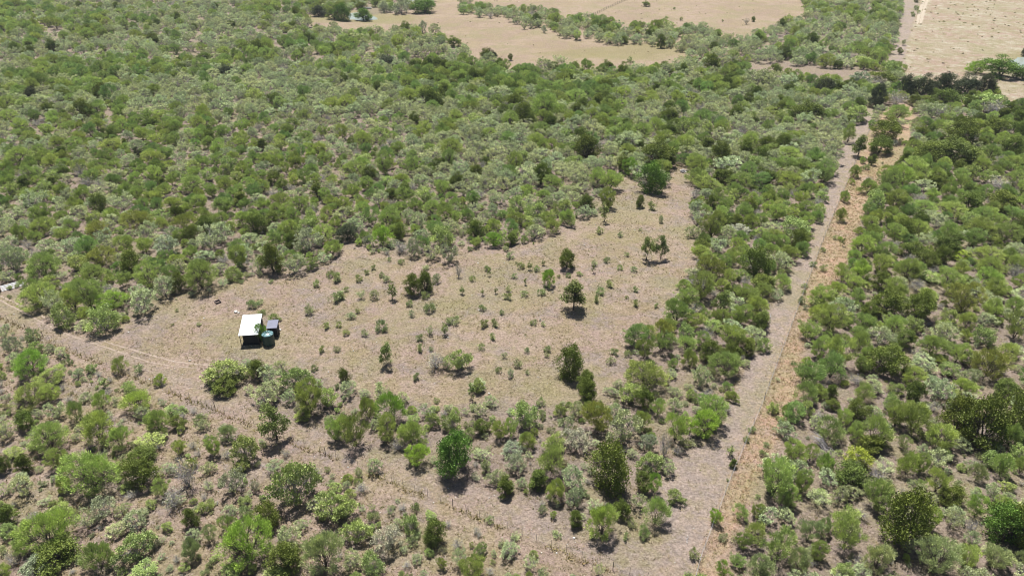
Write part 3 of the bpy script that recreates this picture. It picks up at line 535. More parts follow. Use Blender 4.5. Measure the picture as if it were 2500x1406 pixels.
def pick(r, table):
    t = r.random()*sum(v for _, v in table)
    for k, v in table:
        t -= v
        if t <= 0: return k
    return table[-1][0]
def side_of_fence(px, py):
    P = FENCE_L
    for (x0, y0), (x1, y1) in zip(P, P[1:]):
        if x0 <= px < x1: return py > y0+(y1-y0)*(px-x0)/(x1-x0)
    return False
def strip_right_x(py):
    pts = sorted([(1690, 1440), (1712, 1360), (1780, 1180), (1862, 985), (1962, 715), (2012, 580), (2060, 465), (2110, 345), (2150, 262), (2205, 180), (2250, 0), (2265, -70)], key=lambda q: q[1])
    return float(np.interp(py, [q[1] for q in pts], [q[0] for q in pts]))
# one raster of the layout (2 px cells) answers "which ground is this pixel"
RX0, RY0, RST = -700, -80, 2.0
_X, _Y = np.meshgrid(np.arange(RX0, 3300, RST)+1, np.arange(RY0, 1720, RST)+1)
AREAS = ['thicket', 'tall', 'belt', 'inner', 'outside', 'right', 'clear', 'break', 'red', 'field']
_A = np.zeros(_X.shape, np.int8)
_A[(_X > 1000) & (_Y > 165) & (_Y <= 470)] = 1
_A[(_X > 1600) & (_Y > 460)] = 2
_A[(_Y > 880) & (_X > 480)] = 3
_fy = np.interp(_X, [q[0] for q in FENCE_L], [q[1] for q in FENCE_L])
_A[(_X < 1690) & (_Y > _fy) & (_Y > 740)] = 4
_SR = sorted([(1690, 1440), (1712, 1360), (1780, 1180), (1862, 985), (1962, 715), (2012, 580), (2060, 465), (2110, 345), (2150, 262), (2205, 180), (2250, 0), (2265, -70)], key=lambda q: q[1])
_A[_X > np.interp(_Y, [q[1] for q in _SR], [q[0] for q in _SR])] = 5
_A[inside(CLEAR, _X, _Y)] = 6
_BAND = (_X < 1690) & (_Y > _fy-(38+.040*np.clip(_X, 0, 1500))) & (_Y < _fy+20+.018*np.clip(_X, 0, 1500)); _A[_BAND] = 6
_A[inside(BREAK, _X, _Y) | inside(FARBREAK, _X, _Y)] = 7
_A[inside(REDS, _X, _Y)] = 8
_A[inside(FIELD1, _X, _Y) | inside(FIELD2, _X, _Y)] = 9
_G = np.zeros(_X.shape, bool)
for g in GAPS+PONDS+GREENS[:2]: _G |= inside(g, _X, _Y)
_S = inside(STRIPS[0], _X, _Y) | inside(STRIPS[1], _X, _Y)
def cell(px, py):
    return min(max(int((py-RY0)/RST), 0), _X.shape[0]-1), min(max(int((px-RX0)/RST), 0), _X.shape[1]-1)
def area_of(px, py): return AREAS[_A[cell(px, py)]]
MIX = {'thicket': [('thorn', .35), ('pale', .50), ('dark', .03), ('leafy', .06), ('dry', .06)],
       'far': [('thorn', .14), ('pale', .74), ('dark', .03), ('leafy', .06), ('dry', .03)],
       'tall': [('thorn', .28), ('pale', .53), ('dark', .09), ('leafy', .06), ('dry', .05)],
       'right': [('thorn', .60), ('pale', .12), ('dark', .14), ('leafy', .06), ('dry', .08)],
       'belt': [('thorn', .34), ('pale', .40), ('dark', .08), ('leafy', .12), ('dry', .06)],
       'inner': [('thorn', .2), ('pale', .5), ('leafy', .15), ('dry', .15)],
       'outside': [('thorn', .16), ('pale', .40), ('leafy', .18), ('dry', .20), ('small', .06)]}
R2 = random.Random(21)
def scatter(n, ylo, yhi, pas):
    """dart throwing over the ground between two photo rows"""
    for _ in range(n):
        py = R2.uniform(ylo, yhi)
        u = R2.random()
        y0, y1 = G(1250, yhi).y, G(1250, ylo).y
        y = math.sqrt(u*(y1*y1-y0*y0)+y0*y0)           # even over the widening ground
        half = 1550/FPX*(y*cP+CAM_H*sP); x = R2.uniform(-half, half)
        px, py = PX(x, y)
        a = area_of(px, py)
        if a == 'field':
            if _S[cell(px, py)]: a = 'far'
            else: continue
        if a == 'break' or a == 'clear': continue
        if a == 'red':
            if R2.random() > .02: continue
            a = 'right'
        if _G[cell(px, py)]: continue
        far = y > 215
        if a == 'thicket' and far: a = 'far'
        if a == 'tall' and y > 330: a = 'far'
        k = pick(R2, MIX.get(a, MIX['thicket']))
        pn = math.sin(x*.045+1.9*math.sin(y*.031))+math.sin(y*.052+1.4*math.sin(x*.027+1))
        if pn > .7 and k == 'pale' and R2.random() < .55: k = 'thorn'
        if pn < -.7 and k in ('thorn', 'dark') and R2.random() < .6: k = 'pale'
        big = {'thicket': (1.9, 4.4), 'far': (3.4, 6.2), 'tall': (3.0, 5.8), 'right': (1.8, 4.6), 'belt': (1.8, 3.8), 'inner': (1.0, 2.2), 'outside': (0.9, 2.4)}.get(a, (2, 4))
        if pas == 1: wd = R2.uniform((big[0]+big[1])/2, big[1]); kk = .80
        else: wd = R2.uniform(big[0]*.7, (big[0]+big[1])/2); kk = .70
        if a in ('outside', 'inner'):
            if R2.random() > .75: continue
            kk = 1.0 if pas == 1 else .9
        if a == 'right': kk *= 1.06
        if a == 'thicket': kk *= 1.09
        if a == 'far': kk *= .90
        if a == 'tall': kk *= .88
        if k == 'dark': wd *= .92
        if k in ('small', 'dry'): wd *= .75
        if not free(x, y, wd/2, kk): continue
        put(x, y, wd/2)
        asp = {'thorn': R2.uniform(.66, 1.0), 'pale': R2.uniform(.56, .82), 'dark': R2.uniform(.75, 1.1), 'leafy': R2.uniform(.65, .9), 'dry': R2.uniform(.6, .85), 'small': R2.uniform(.6, .9)}[k]
        PL.append(dict(kind=k, code='', x=x, y=y, w=wd, h=wd*asp, tint=None, listed=False, px=px, py=py, key=None, area=a))
scatter(26000, 165, 1600, 1)
scatter(14000, -70, 200, 1)
scatter(26000, 165, 1600, 2)
scatter(9000, -70, 200, 2)
def undergrowth(n):
    """low tufty shrubs and dry scrub filling the floor between the bushes"""
    for _ in range(n):
        y0, y1 = 42, 200; y = math.sqrt(R2.random()*(y1*y1-y0*y0)+y0*y0); half = 1550/FPX*(y*cP+CAM_H*sP); x = R2.uniform(-half, half)
        px, py = PX(x, y); a = area_of(px, py)
        if a in ('clear', 'break', 'red', 'field') and R2.random() > (.012 if a == 'clear' else (.05 if a == 'red' else .004)): continue
        if a in ('outside', 'inner') and R2.random() > .7: continue
        k = pick(R2, [('small', .5), ('pale', .28), ('dry', .14), ('leafy', .08)]); wd = R2.uniform(.45, 1.35)
        if not free(x, y, wd/2, .62): continue
        put(x, y, wd/2)
        PL.append(dict(kind=k, code='', x=x, y=y, w=wd, h=wd*R2.uniform(.55, .85), tint=R2.choice([(.36, .42, .21), (.40, .44, .26), (.34, .41, .16), (.42, .42, .27)]) if k == 'small' else None, listed=False, px=px, py=py, key=None, area=a))
undergrowth(9000)
for _ in range(2600):                       # knee-high tufts dotted over the far fields
    y = math.sqrt(R2.random()*(560**2-190**2)+190**2); half = 1350/FPX*(y*cP+CAM_H*sP); x = R2.uniform(-half, half); px, py = PX(x, y)
    if area_of(px, py) != 'field' or _S[cell(px, py)] or _G[cell(px, py)]: continue
    if px < 2150 and R2.random() < .55: continue
    wd = R2.uniform(.5, 1.5) if px > 2150 else R2.uniform(.35, 1.0)
    PL.append(dict(kind='small', code='', x=x, y=y, w=wd, h=wd*R2.uniform(.25, .45), tint=R2.choice([(.52, .46, .30), (.46, .44, .26), (.42, .40, .24), (.56, .48, .36)]), listed=False, px=px, py=py, key=None, area='field'))

# tint, orientation and prototype of every plant
for q in PL:
    b = q['tint'] or TINT[q['kind']]
    r = R2
    j = .12 if q['listed'] and q['tint'] else .18
    br = 1+r.uniform(-j, j); yl = r.uniform(-.05, .08)
    if not q['listed'] and q['kind'] == 'thorn' and r.random() < .3: yl -= .1; br *= .85
    q['rgb'] = (b[0]*br*(1+yl), b[1]*br, b[2]*br*(1-yl*.8))
    q['rz'] = r.uniform(0, 6.283); n = len(PROTO[q['kind']])
    q['pi'] = r.randrange(n); q['ax'] = r.uniform(.86, 1.16)
    if q['kind'] == 'thorn':
        q['pi'] = r.choice([0, 2, 3, 5, 6, 7]) if q['listed'] else r.randrange(n-3)
        if q['w'] > 4.3: q['pi'] = (n-1 if q['h'] < .55*q['w'] else (n-3 if q['h'] < .95*q['w'] else n-2)) if (q['listed'] or r.random() < .5) else q['pi']
    if q['kind'] == 'dark' and q['listed']: q['pi'] = r.choice([0, 1, 4]) if q['w'] > 2.6 else q['pi']
    if q['code'] == 'G': q['pi'] = 0
    if q['code'] == 'j': q['pi'] = 1
    if q['kind'] == 'thorn' and q['h'] < .8*q['w'] and q['w'] <= 4.3: q['pi'] = r.choice([3, 6, 3, 1])
    vis = -20 < q['px'] < 2520 and -14 < q['py'] < 1500
    q['vis'] = vis
    q['size'] = (q['w']*PPM(q['x'], q['y'])) if vis else 0

# ------------------------------------------------------------------ labels
NAMES = {'thorn': ('thorn_tree', 'thorn tree'), 'pale': ('grey_bush', 'bush'), 'dark': ('evergreen_tree', 'tree'), 'leafy': ('leafy_shrub', 'shrub'), 'dry': ('dry_bush', 'dead bush'),
         'small': ('low_shrub', 'low shrub'), 'sapling': ('sapling', 'sapling'), 'tree': ('single_stem_tree', 'tree')}
DESC = {'thorn': 'feathery green thorn tree', 'pale': 'pale grey-green bush', 'dark': 'dense dark evergreen tree', 'leafy': 'light green leafy shrub', 'dry': 'bare grey twiggy bush',
        'small': 'low tufted green shrub', 'sapling': 'thin upright sapling', 'tree': 'small tree on a visible stem'}
def where(q):
    a = area_of(q['px'], q['py']); px, py, y = q['px'], q['py'], q['y']
    if a in ('thicket', 'tall') and y > 260: a = 'far'
    if a == 'thicket':
        if any(area_of(px+dx, py+dy) == 'clear' for dx, dy in ((0, 45), (40, 30), (-40, 30), (45, 0))): return 'at the thicket edge facing the clearing'
        return 'in the thicket behind the farm gate' if px < 420 else ('in the thicket behind the shed' if px < 1000 else 'in the thicket past the bare clearing')
    if a == 'tall': return 'in tall bush past the clearing' if px < 1600 else 'in tall bush along the upper firebreak'
    if a == 'right':
        if any(area_of(px-dx, py) == 'red' for dx in (25, 50, 75)): return 'bordering the russet grass strip'
        return 'in scrub near the blackish hedge trees' if y > 170 else ('in scrub round the branch pile' if (px-2010)**2+(py-1080)**2 < 220**2 else 'deep in scrub past the russet grass')
    if a == 'far': return 'in far scrub toward the pond' if px < 1150 else ('in far scrub beside the firebreak' if px > 1800 else 'in scrub fringing the far field')
    if a == 'outside': return 'outside the thin fence, close to it' if not side_of_fence(px, py-70) else 'in open scrub outside the thin fence'
    if a == 'inner': return 'in the clump between clearing and thin fence' if px < 1250 else 'in the clump near the firebreak corner'
    if a == 'clear': return 'on the bare clearing near the shed' if px < 900 and py > 640 else ('on the far half of the clearing' if py < 680 else ('on the open clearing' if py < 1000 else 'on bare soil along the thin fence'))
    return {'red': 'in the russet grass strip', 'break': 'on the gravel firebreak', 'belt': 'in the belt between clearing and firebreak', 'field': 'in the pale far field' if px < 2100 else 'in the pale field past the firebreak'}[a]
CDESC = {'T': 'bright green feathery thorn tree', 'B': 'fresh green feathery thorn tree', 'o': 'olive green feathery thorn tree', 'q': 'dull grey-green feathery thorn tree', 'D': 'olive-topped dark evergreen tree',
         'H': 'rich green dense round tree', 'K': 'blackish dark tree', 'y': 'yellow-green leafy shrub', 'g': 'blue-grey dense bush', 'w': 'whitish grey bush'}
SPECIAL_LABEL = {(830, 470, 1697, 852): 'lone dark conical tree with its stem and round shadow in the clearing', (830, 470, 1512, 675): 'bright green ball-shaped thorn tree on short stems in the clearing',
                 (830, 470, 535, 740): 'blackish left half of the dark twin trees in the clearing', (830, 470, 625, 715): 'dark right half of the twin trees in the clearing', (830, 470, 415, 245): 'vivid yellow flowering shrub at the thicket edge',
                 (830, 470, 1648, 545): 'dark olive bushy tree beyond the ball-shaped thorn tree in the clearing', (830, 470, 885, 1285): 'light green rounded shrub beside a grey dead bush in the clearing',
                 (830, 470, 705, 1275): 'purple-grey dead bush beside the rounded light green shrub', (830, 470, 1670, 1330): 'dark olive-topped tree at the near side of the clearing',
                 (0, 936, 690, 745): 'wide leaning fresh green thorn tree casting a long shadow', (0, 936, 1810, 1255): 'large bright green mound-shaped thorn tree', (830, 936, 825, 650): 'rich green dense tree over a black shadow by the post fence',
                 (830, 936, 1900, 1095): 'tall fresh green thorn tree with a radiating shadow near the firebreak corner', (1660, 936, 250, 1010): 'bright green thorn bush growing through the boundary fence',
                 (1660, 936, 1280, 600): 'yellow-green leafy shrub in front of the grey branch pile', (1660, 0, 1290, 1140): 'small dark tree standing alone on the firebreak', (0, 470, 245, 1320): 'round bright green thorn tree on a dark stem outside the fence',
                 (0, 470, 1990, 575): 'tall yellow-tinged dark tree at the thicket edge behind the shed', (830, 0, 2225, 48): 'lone dark tree far out in the pale field', (0, 470, 1170, 1390): 'small yellow-green shrub on the thin post fence line',
                 (830, 936, 2060, 405): 'pale open tree with a dark curved trunk', (830, 470, 2225, 490): 'slender tree, taller of a pair on the clearing', (830, 470, 2330, 485): 'slender forked tree, darker of a pair on the clearing'}

# ------------------------------------------------------------------ build the plants: the largest in view of each kind one by one, the rest massed
LIMIT = {'thorn': 300, 'pale': 300, 'dark': 290, 'leafy': 290, 'dry': 200, 'small': 200, 'sapling': 100, 'tree': 100}
def build_plant(q):
    P = PROTO[q['kind']][q['pi']]; nm = NAMES[q['kind']][0]
    e = empty(nm, (q['x'], q['y'], 0), q['rz'])
    s = q['w']/P['w']; e.scale = (s*q['ax'], s/q['ax'], q['h']/P['h'])
    c = link('crown', P['crown'], e); c.color = (*q['rgb'], 1)
    link('trunk', P['trunk'], e)
    lab = SPECIAL_LABEL.get(q['key'])
    sz = 'small' if q['w'] < 2.0 else ('large' if q['w'] > 4.2 else 'mid-sized')
    if q['kind'] in ('small', 'sapling'): sz = 'tiny' if q['w'] < .9 else 'sizeable'
    d = CDESC.get(q['code'], DESC[q['kind']]); asp = q['h']/q['w']
    if q['kind'] in ('thorn', 'pale', 'dark', 'leafy', 'dry'): sz += ' ' + ('squat' if asp < .72 else ('tall' if asp > 1.05 else 'rounded'))
    lum = (q['rgb'][0]+q['rgb'][1])/2/((TINT[q['kind']][0]+TINT[q['kind']][1])/2)
    if q['code'] not in CDESC and q['kind'] in ('thorn', 'pale', 'dark', 'leafy'): d = ('lighter ' if lum > 1.12 else ('darker ' if lum < .88 else '')) + d
    if lab: tag(e, lab, NAMES[q['kind']][1])
    else:
        lab = f'{sz} {d} {where(q)}'
        tag(e, lab, NAMES[q['kind']][1], lab)
    return e
MASS = {}
for kind in PROTO:
    ks = sorted([q for q in PL if q['kind'] == kind], key=lambda q: -q['size'])
    for q in ks[:LIMIT[kind]]:
        if q['size'] > 0: build_plant(q)
        else: MASS.setdefault(kind, []).append(q)
    MASS.setdefault(kind, []).extend(ks[LIMIT[kind]:])

def massed(name, items, kind, label=None):
    """the plants past the limit: points carrying scale, turn, tint and prototype, grown by geometry nodes"""
    if not items: return
    n = len(items); protos = PROTO[kind]
    me = bpy.data.meshes.new(name); me.vertices.add(n)
    me.vertices.foreach_set('co', np.array([(q['x'], q['y'], 0) for q in items], np.float32).ravel())
    def at(an, typ, dat, key):
        a = me.attributes.new(an, typ, 'POINT'); a.data.foreach_set(key, np.array(dat).ravel())
    at('pick', 'INT', np.array([q['pi'] for q in items], np.int32), 'value')
    at('turn', 'FLOAT_VECTOR', np.array([(0, 0, q['rz']) for q in items], np.float32), 'vector')
    at('size', 'FLOAT_VECTOR', np.array([(q['w']/protos[q['pi']]['w']*q['ax'], q['w']/protos[q['pi']]['w']/q['ax'], q['h']/protos[q['pi']]['h']) for q in items], np.float32), 'vector')
    at('tint', 'FLOAT_COLOR', np.array([(*q['rgb'], 1) for q in items], np.float32), 'color')
    o = link(name, me); tag(o, kind='stuff')
    o['label'] = label or name.replace('_', ' ')
    ng = bpy.data.node_groups.new(name, 'GeometryNodeTree'); ns, L_ = ng.nodes, ng.links
    ng.interface.new_socket('Geometry', in_out='INPUT', socket_type='NodeSocketGeometry'); ng.interface.new_socket('Geometry', in_out='OUTPUT', socket_type='NodeSocketGeometry')
    gi = ns.new('NodeGroupInput'); go = ns.new('NodeGroupOutput'); iop = ns.new('GeometryNodeInstanceOnPoints'); jn = ns.new('GeometryNodeJoinGeometry')
    for P in reversed(protos):
        jj = ns.new('GeometryNodeJoinGeometry')
        for me_ in (P['far'], P['trunk']):
            ob = bpy.data.objects.get('massed_'+me_.name) or bpy.data.objects.new('massed_'+me_.name, me_)
            oi = ns.new('GeometryNodeObjectInfo'); oi.inputs['Object'].default_value = ob
            L_.new(oi.outputs['Geometry'], jj.inputs[0])
        g2 = ns.new('GeometryNodeGeometryToInstance'); L_.new(jj.outputs[0], g2.inputs[0]); L_.new(g2.outputs[0], jn.inputs[0])
    def named(an, typ):
        x = ns.new('GeometryNodeInputNamedAttribute'); x.data_type = typ; x.inputs['Name'].default_value = an
        return [s_ for s_ in x.outputs if s_.enabled and s_.name == 'Attribute'][0]
    L_.new(gi.outputs[0], iop.inputs['Points']); L_.new(jn.outputs[0], iop.inputs['Instance'])
    iop.inputs['Pick Instance'].default_value = True
    L_.new(named('pick', 'INT'), iop.inputs['Instance Index']); L_.new(named('turn', 'FLOAT_VECTOR'), iop.inputs['Rotation']); L_.new(named('size', 'FLOAT_VECTOR'), iop.inputs['Scale'])
    L_.new(iop.outputs[0], go.inputs[0])
    md = o.modifiers.new('grow', 'NODES'); md.node_group = ng
MASSNAME = {'thorn': 'thorn_scrub', 'pale': 'grey_scrub', 'dark': 'evergreen_scrub', 'leafy': 'leafy_scrub', 'dry': 'dry_scrub', 'small': 'low_scrub', 'sapling': 'sapling_scrub', 'tree': 'tree_scrub'}
MASSLAB = {'thorn': 'feathery green thorn trees filling the far thicket', 'pale': 'pale grey-green bushes filling the far thicket', 'dark': 'dark evergreens scattered through the far thicket', 'leafy': 'light green shrubs scattered through the thicket',
           'dry': 'small dead twiggy scrub between the bushes', 'small': 'low green tufts between the bushes and over the fields', 'sapling': 'thin saplings among the bushes', 'tree': 'small trees among the bushes'}
for kind, items in MASS.items(): massed(MASSNAME[kind], items, kind, MASSLAB[kind])
print('PLANTS', len(PL), {k: sum(q['kind'] == k for q in PL) for k in PROTO}, 'massed', {k: len(v) for k, v in MASS.items()})

# ------------------------------------------------------------------ grass tufts and stones: uncountable
def tuft_field(name, pts, cols, hts, blades, spread, width, seed):
    r = np.random.default_rng(seed); n = len(pts); P = np.repeat(np.array(pts), blades, 0); h = np.repeat(np.array(hts), blades)
    C = np.repeat(np.array(cols), blades, 0); m = len(P)
    a = r.uniform(0, 2*math.pi, m); rad = r.uniform(0, 1, m)**.5*h*spread
    B = np.stack([P[:, 0]+np.cos(a)*rad*.6, P[:, 1]+np.sin(a)*rad*.6, np.zeros(m)], 1)
    D = np.stack([np.cos(a)*r.uniform(.2, .9, m), np.sin(a)*r.uniform(.2, .9, m), r.uniform(.5, 1.1, m)], 1)
    V, F = leaves(B, D, 1.0, 1.0, r)
    V = V.reshape(m, 4, 3); ctr = B[:, None, :]; V = ctr+(V-ctr)*np.array([1, 1, 1])
    # rebuild with true sizes
    s = np.cross(D, r.normal(size=(m, 3))); s /= np.linalg.norm(s, axis=1, keepdims=True)
    ln = (h*r.uniform(.6, 1.2, m))[:, None]; wd = (h*width*r.uniform(.7, 1.3, m))[:, None]
    V = np.stack([B-s*wd*.5, B+s*wd*.5, B+D*ln], 1).reshape(-1, 3); F = np.arange(3*m).reshape(-1, 3)
    T = np.repeat(np.concatenate([C, np.ones((m, 1))], 1), 3, 0)
    var = np.repeat(np.clip(r.normal(.5, .2, m), 0, 1), 3)
    return npmesh(name, V, F, GRASS, {'tint': ('FLOAT_COLOR', T), 'var': ('FLOAT', var)})
def clumpy(x, y, s=1.0):
    return math.sin(x*.31*s+1.3*math.sin(y*.23*s))+math.sin(y*.37*s+1.7*math.sin(x*.19*s+2))+.6*math.sin((x+y)*.9*s)
pts, cols, hts = [], [], []; rp, rc, rh = [], [], []
R3 = random.Random(5)
PAL = [(.40, .33, .19), (.34, .30, .14), (.43, .35, .24), (.30, .28, .12), (.36, .27, .17), (.25, .27, .10)]
for _ in range(95000):
    y0, y1 = 46, 190; y = math.sqrt(R3.random()*(y1*y1-y0*y0)+y0*y0); half = 1400/FPX*(y*cP+CAM_H*sP); x = R3.uniform(-half, half)
    px, py = PX(x, y); a = area_of(px, py)
    if a == 'break' and R3.random() > .10: continue
    if a == 'field': continue
    if a == 'red':
        if R3.random() < .5: rp.append((x, y, 0)); rc.append(R3.choice([(.60, .44, .30), (.60, .47, .31), (.56, .40, .27), (.46, .42, .22), (.62, .46, .35)])); rh.append(R3.uniform(.14, .36))
        continue
    if a == 'clear' and clumpy(x, y) < -.2 and R3.random() < .75: continue
    if a in ('thicket', 'tall', 'right', 'belt') and R3.random() < .55: continue
    pts.append((x, y, 0)); cols.append(R3.choice(PAL)); hts.append(R3.uniform(.10, .32)*(1.25 if a == 'outside' else 1))
# taller grass lines along the thin fence and thick russet sward
fp = resample([G(*p) for p in FENCE_L], .22)
for p in fp:
    if clumpy(p.x, p.y, 1.4) > -.3: pts.append((p.x+R3.gauss(-.25, .3), p.y+R3.gauss(-.2, .3), 0)); cols.append(R3.choice([(.36, .31, .13), (.30, .27, .11), (.33, .25, .13)])); hts.append(R3.uniform(.25, .5))
for _ in range(30000):
    y = R3.uniform(47, 175); px0 = strip_right_x(PX(0, y)[1]); X0 = G(px0, PX(0, y)[1]).x; x = X0+R3.uniform(-.2, 10)
    px, py = PX(x, y)
    if area_of(px, py) == 'red' and R3.random() < .55: rp.append((x, y, 0)); rc.append(R3.choice([(.60, .44, .30), (.60, .47, .31), (.56, .40, .27), (.46, .42, .22), (.62, .46, .35), (.36, .36, .17)])); rh.append(R3.uniform(.14, .36))
    if len(rp) > 4800: break
tag(link('dry_grass', tuft_field('dry_grass', pts, cols, hts, 5, .9, .26, 1)), 'dry straw grass tufts over the clearing and scrub floor', kind='stuff')
tag(link('russet_grass', tuft_field('russet_grass', rp, rc, rh, 9, .9, .16, 2)), 'russet dry grass along the boundary fence', kind='stuff')
# loose stones
OCT = np.array([(1, 0, 0), (0, 1, 0), (-1, 0, 0), (0, -1, 0), (0, 0, 1), (0, 0, -1)], float); OF = [(0, 1, 4), (1, 2, 4), (2, 3, 4), (3, 0, 4), (1, 0, 5), (2, 1, 5), (3, 2, 5), (0, 3, 5)]
Vs, Fs = [], []
for _ in range(2600):
    y = math.sqrt(R3.random()*(170**2-46**2)+46**2); half = 1300/FPX*(y*cP+CAM_H*sP); x = R3.uniform(-half, half); a = area_of(*PX(x, y))
    if a not in ('break', 'clear', 'outside') : continue
    s = R3.uniform(.03, .09) if R3.random() < .93 else R3.uniform(.1, .17)
    rot = np.array(Euler((0, 0, R3.uniform(0, 6.3))).to_matrix()); o = OCT*np.array([s*R3.uniform(.8, 1.6), s, s*.7])*NP.uniform(.75, 1.25, (6, 1))
    b = 6*len(Vs); Vs.append(o @ rot.T+[x, y, s*.3]); Fs += [[i+b for i in f] for f in OF]
tag(link('loose_stones', npmesh('loose_stones', np.concatenate(Vs), Fs, STONE_W)), 'pale loose stones strewn over the bare soil', kind='stuff')

# ------------------------------------------------------------------ shed, outhouse, tank
def frame_on(a, b):
    """matrix with X along a->b on the ground"""
    d = (b-a); rz = math.atan2(d.y, d.x); return rz
shed_loc = G(590, 845); rz = frame_on(G(590, 845), G(634.5, 842)); SW, SD, HF, HB = 2.75, 4.2, 2.0, 2.95
shed = empty('shed', shed_loc, rz)
tag(shed, 'open-sided shed with a white sheet roof in the clearing', 'shed')
mb = MB(); n = 40
def roof_z(y): return HF+(HB-HF)*(y+.15)/(SD+.3)
V = []; Fq = []
for j, yy in enumerate((-.18, SD+.18)):
    for lay in (0, 1):
        for i in range(n+1):
            V.append((-.12+(SW+.24)*i/n, yy, roof_z(yy)+.07+.018*math.cos(i*math.pi)+(0 if lay else -.02)))
m_ = n+1
for i in range(n):
    Fq += [(m_+i, m_+i+1, 3*m_+i+1, 3*m_+i), (i+1, i, 2*m_+i, 2*m_+i+1), (i, i+1, m_+i+1, m_+i), (2*m_+i+1, 2*m_+i, 3*m_+i, 3*m_+i+1)]
Fq += [(0, m_, 3*m_, 2*m_), (n, 2*m_+n, 3*m_+n, m_+n)]
rf = link('roof', mb.add(V, Fq).mesh('shed_roof', ROOF_W), shed)
for yy, nm in ((-.0, 'f'), (SD/2, 'm'), (SD, 'b')):
    link('beam', MB().box((SW/2, yy, roof_z(yy)-.02), (SW+.1, .07, .12)).mesh('beam', POSTM), shed)
for xx in (0, SW):
    for yy in (0, SD/2, SD):
        link('post', MB().box((0, 0, roof_z(yy)/2-.06), (.09, .09, roof_z(yy)-.06)).mesh('post', POSTM), shed, (xx, yy, 0))
link('wall', MB().box((SW/2, SD-.08, 1.25), (SW-.1, .04, 2.5)).mesh('back_wall', DARKWALL_SHADE), shed)
link('wall', MB().box((SW-.06, SD/2, 1.1), (.04, SD-.5, 2.1)).mesh('side_wall', DARKWALL_SHADE), shed)
link('wall', MB().box((.30, SD*.62, 1.15), (.04, SD*.66, 2.2)).mesh('side_wall', DARKWALL_SHADE), shed)
link('shade_panel', MB().box((SW/2+.12, .45, .98), (SW-.35, .04, 1.95)).mesh('shade_panel', DARKWALL_SHADE), shed)  # added dark panel, stands in for the shade under the roof
link('shade_slab', MB().box((SW/2, SD/2, .03), (SW-.2, SD-.4, .06)).mesh('shade_slab', DARKWALL_SHADE), shed)  # floor coloured black to paint the roof's shadow

oh = empty('outhouse', G(656, 824), rz); tag(oh, 'small dark outhouse with a flat grey roof beside the water tank', 'outhouse')
link('wall', MB().box((.72, .95, .85), (1.44, 1.9, 1.7)).mesh('outhouse_wall', DARKWALL_SHADE), oh)
me = MB().add([(-.1, -.12, 1.72), (1.54, -.12, 1.72), (1.54, 2.02, 1.95), (-.1, 2.02, 1.95), (-.1, -.12, 1.78), (1.54, -.12, 1.78), (1.54, 2.02, 2.01), (-.1, 2.02, 2.01)],
              [(0, 3, 2, 1), (4, 5, 6, 7), (0, 1, 5, 4), (1, 2, 6, 5), (2, 3, 7, 6), (3, 0, 4, 7)]).mesh('outhouse_roof', ROOF_G)
link('roof', me, oh)
link('gable', MB().box((.72, 1.3, 1.79), (1.40, 1.1, .16)).mesh('gable', DARKWALL_SHADE), oh)
link('door', MB().box((.55, -.03, .8), (.75, .05, 1.5)).mesh('outhouse_door', DARKWALL_SHADE), oh)
link('door_post', MB().box((1.62, .3, .6), (.07, .07, 1.2)).mesh('door_post', POSTM), oh)

tk = empty('water_tank', G(657.5, 839), 0); tag(tk, 'round dark green water tank with a ribbed lid coloured pale as sun glare', 'water tank')
def lathe(prof, n, name, mat, smooth=True):
    V = [(r*math.cos(2*math.pi*i/n), r*math.sin(2*math.pi*i/n), z) for r, z in prof for i in range(n)]
    F = [(k*n+i, k*n+(i+1) % n, (k+1)*n+(i+1) % n, (k+1)*n+i) for k in range(len(prof)-1) for i in range(n)]
    F.append(tuple(range(n*(len(prof)-1), n*len(prof))))
    mb = MB().add(V, F); return mb.mesh(name, mat, smooth)
prof = [(.88, 0)]
for i in range(6): z = .12+i*.28; prof += [(.88, z), (.90, z+.05), (.90, z+.16), (.88, z+.21)]
link('body', lathe(prof+[(.88, 1.86)], 40, 'tank_body', TANKM), tk)
link('lid', lathe([(.88, 1.862), (.86, 1.90), (.30, 2.08), (.22, 2.09)], 40, 'tank_lid', TANK_GLARE), tk)
link('hatch', lathe([(.22, 2.085), (.22, 2.15), (.18, 2.17)], 20, 'tank_hatch', TANKM), tk)
for k in range(8):
    a = k*math.pi/4+.2; c, s = math.cos(a), math.sin(a); wv = Vector((-s, c, 0))*.045
    A, B = Vector((c*.26, s*.26, 2.095)), Vector((c*.86, s*.86, 1.905)); up = Vector((0, 0, .05))
    link('rib', MB().add([A-wv, A+wv, B+wv, B-wv, A-wv+up, A+wv+up, B+wv+up, B-wv+up], [(0, 3, 2, 1), (4, 5, 6, 7), (0, 1, 5, 4), (1, 2, 6, 5), (2, 3, 7, 6), (3, 0, 4, 7)]).mesh('tank_rib', TANKM), tk)
link('outlet_pipe', MB().tube((.2, -.86, .18), (.2, -1.02, .18), .04).tube((.2, -1.0, .2), (.2, -1.0, .03), .03).mesh('outlet_pipe', STEEL), tk)
def one(kind, code_rgb, px, py, w_, h_, label, pi=0, cat=None):
    q = G(px, py); P = PROTO[kind][pi]; e = empty(NAMES[kind][0], (q.x, q.y, 0), 1.0); e.scale = (w_/P['w'], w_/P['w'], h_/P['h'])
    c = link('crown', P['crown'], e); c.color = (*code_rgb, 1); link('trunk', P['trunk'], e); tag(e, label, cat or NAMES[kind][1]); return e
one('thorn', (.26, .44, .085), 641, 833, 1.9, 3.3, 'young feathery thorn tree squeezed between shed roof and outhouse', 2)
one('small', (.30, .38, .12), 671, 783, 2.2, 1.1, 'leafy green shrub behind the small outhouse', 1)
one('small', (.32, .37, .16), 640, 768, 1.6, .8, 'sparse green shrub behind the white-roofed shed', 3)

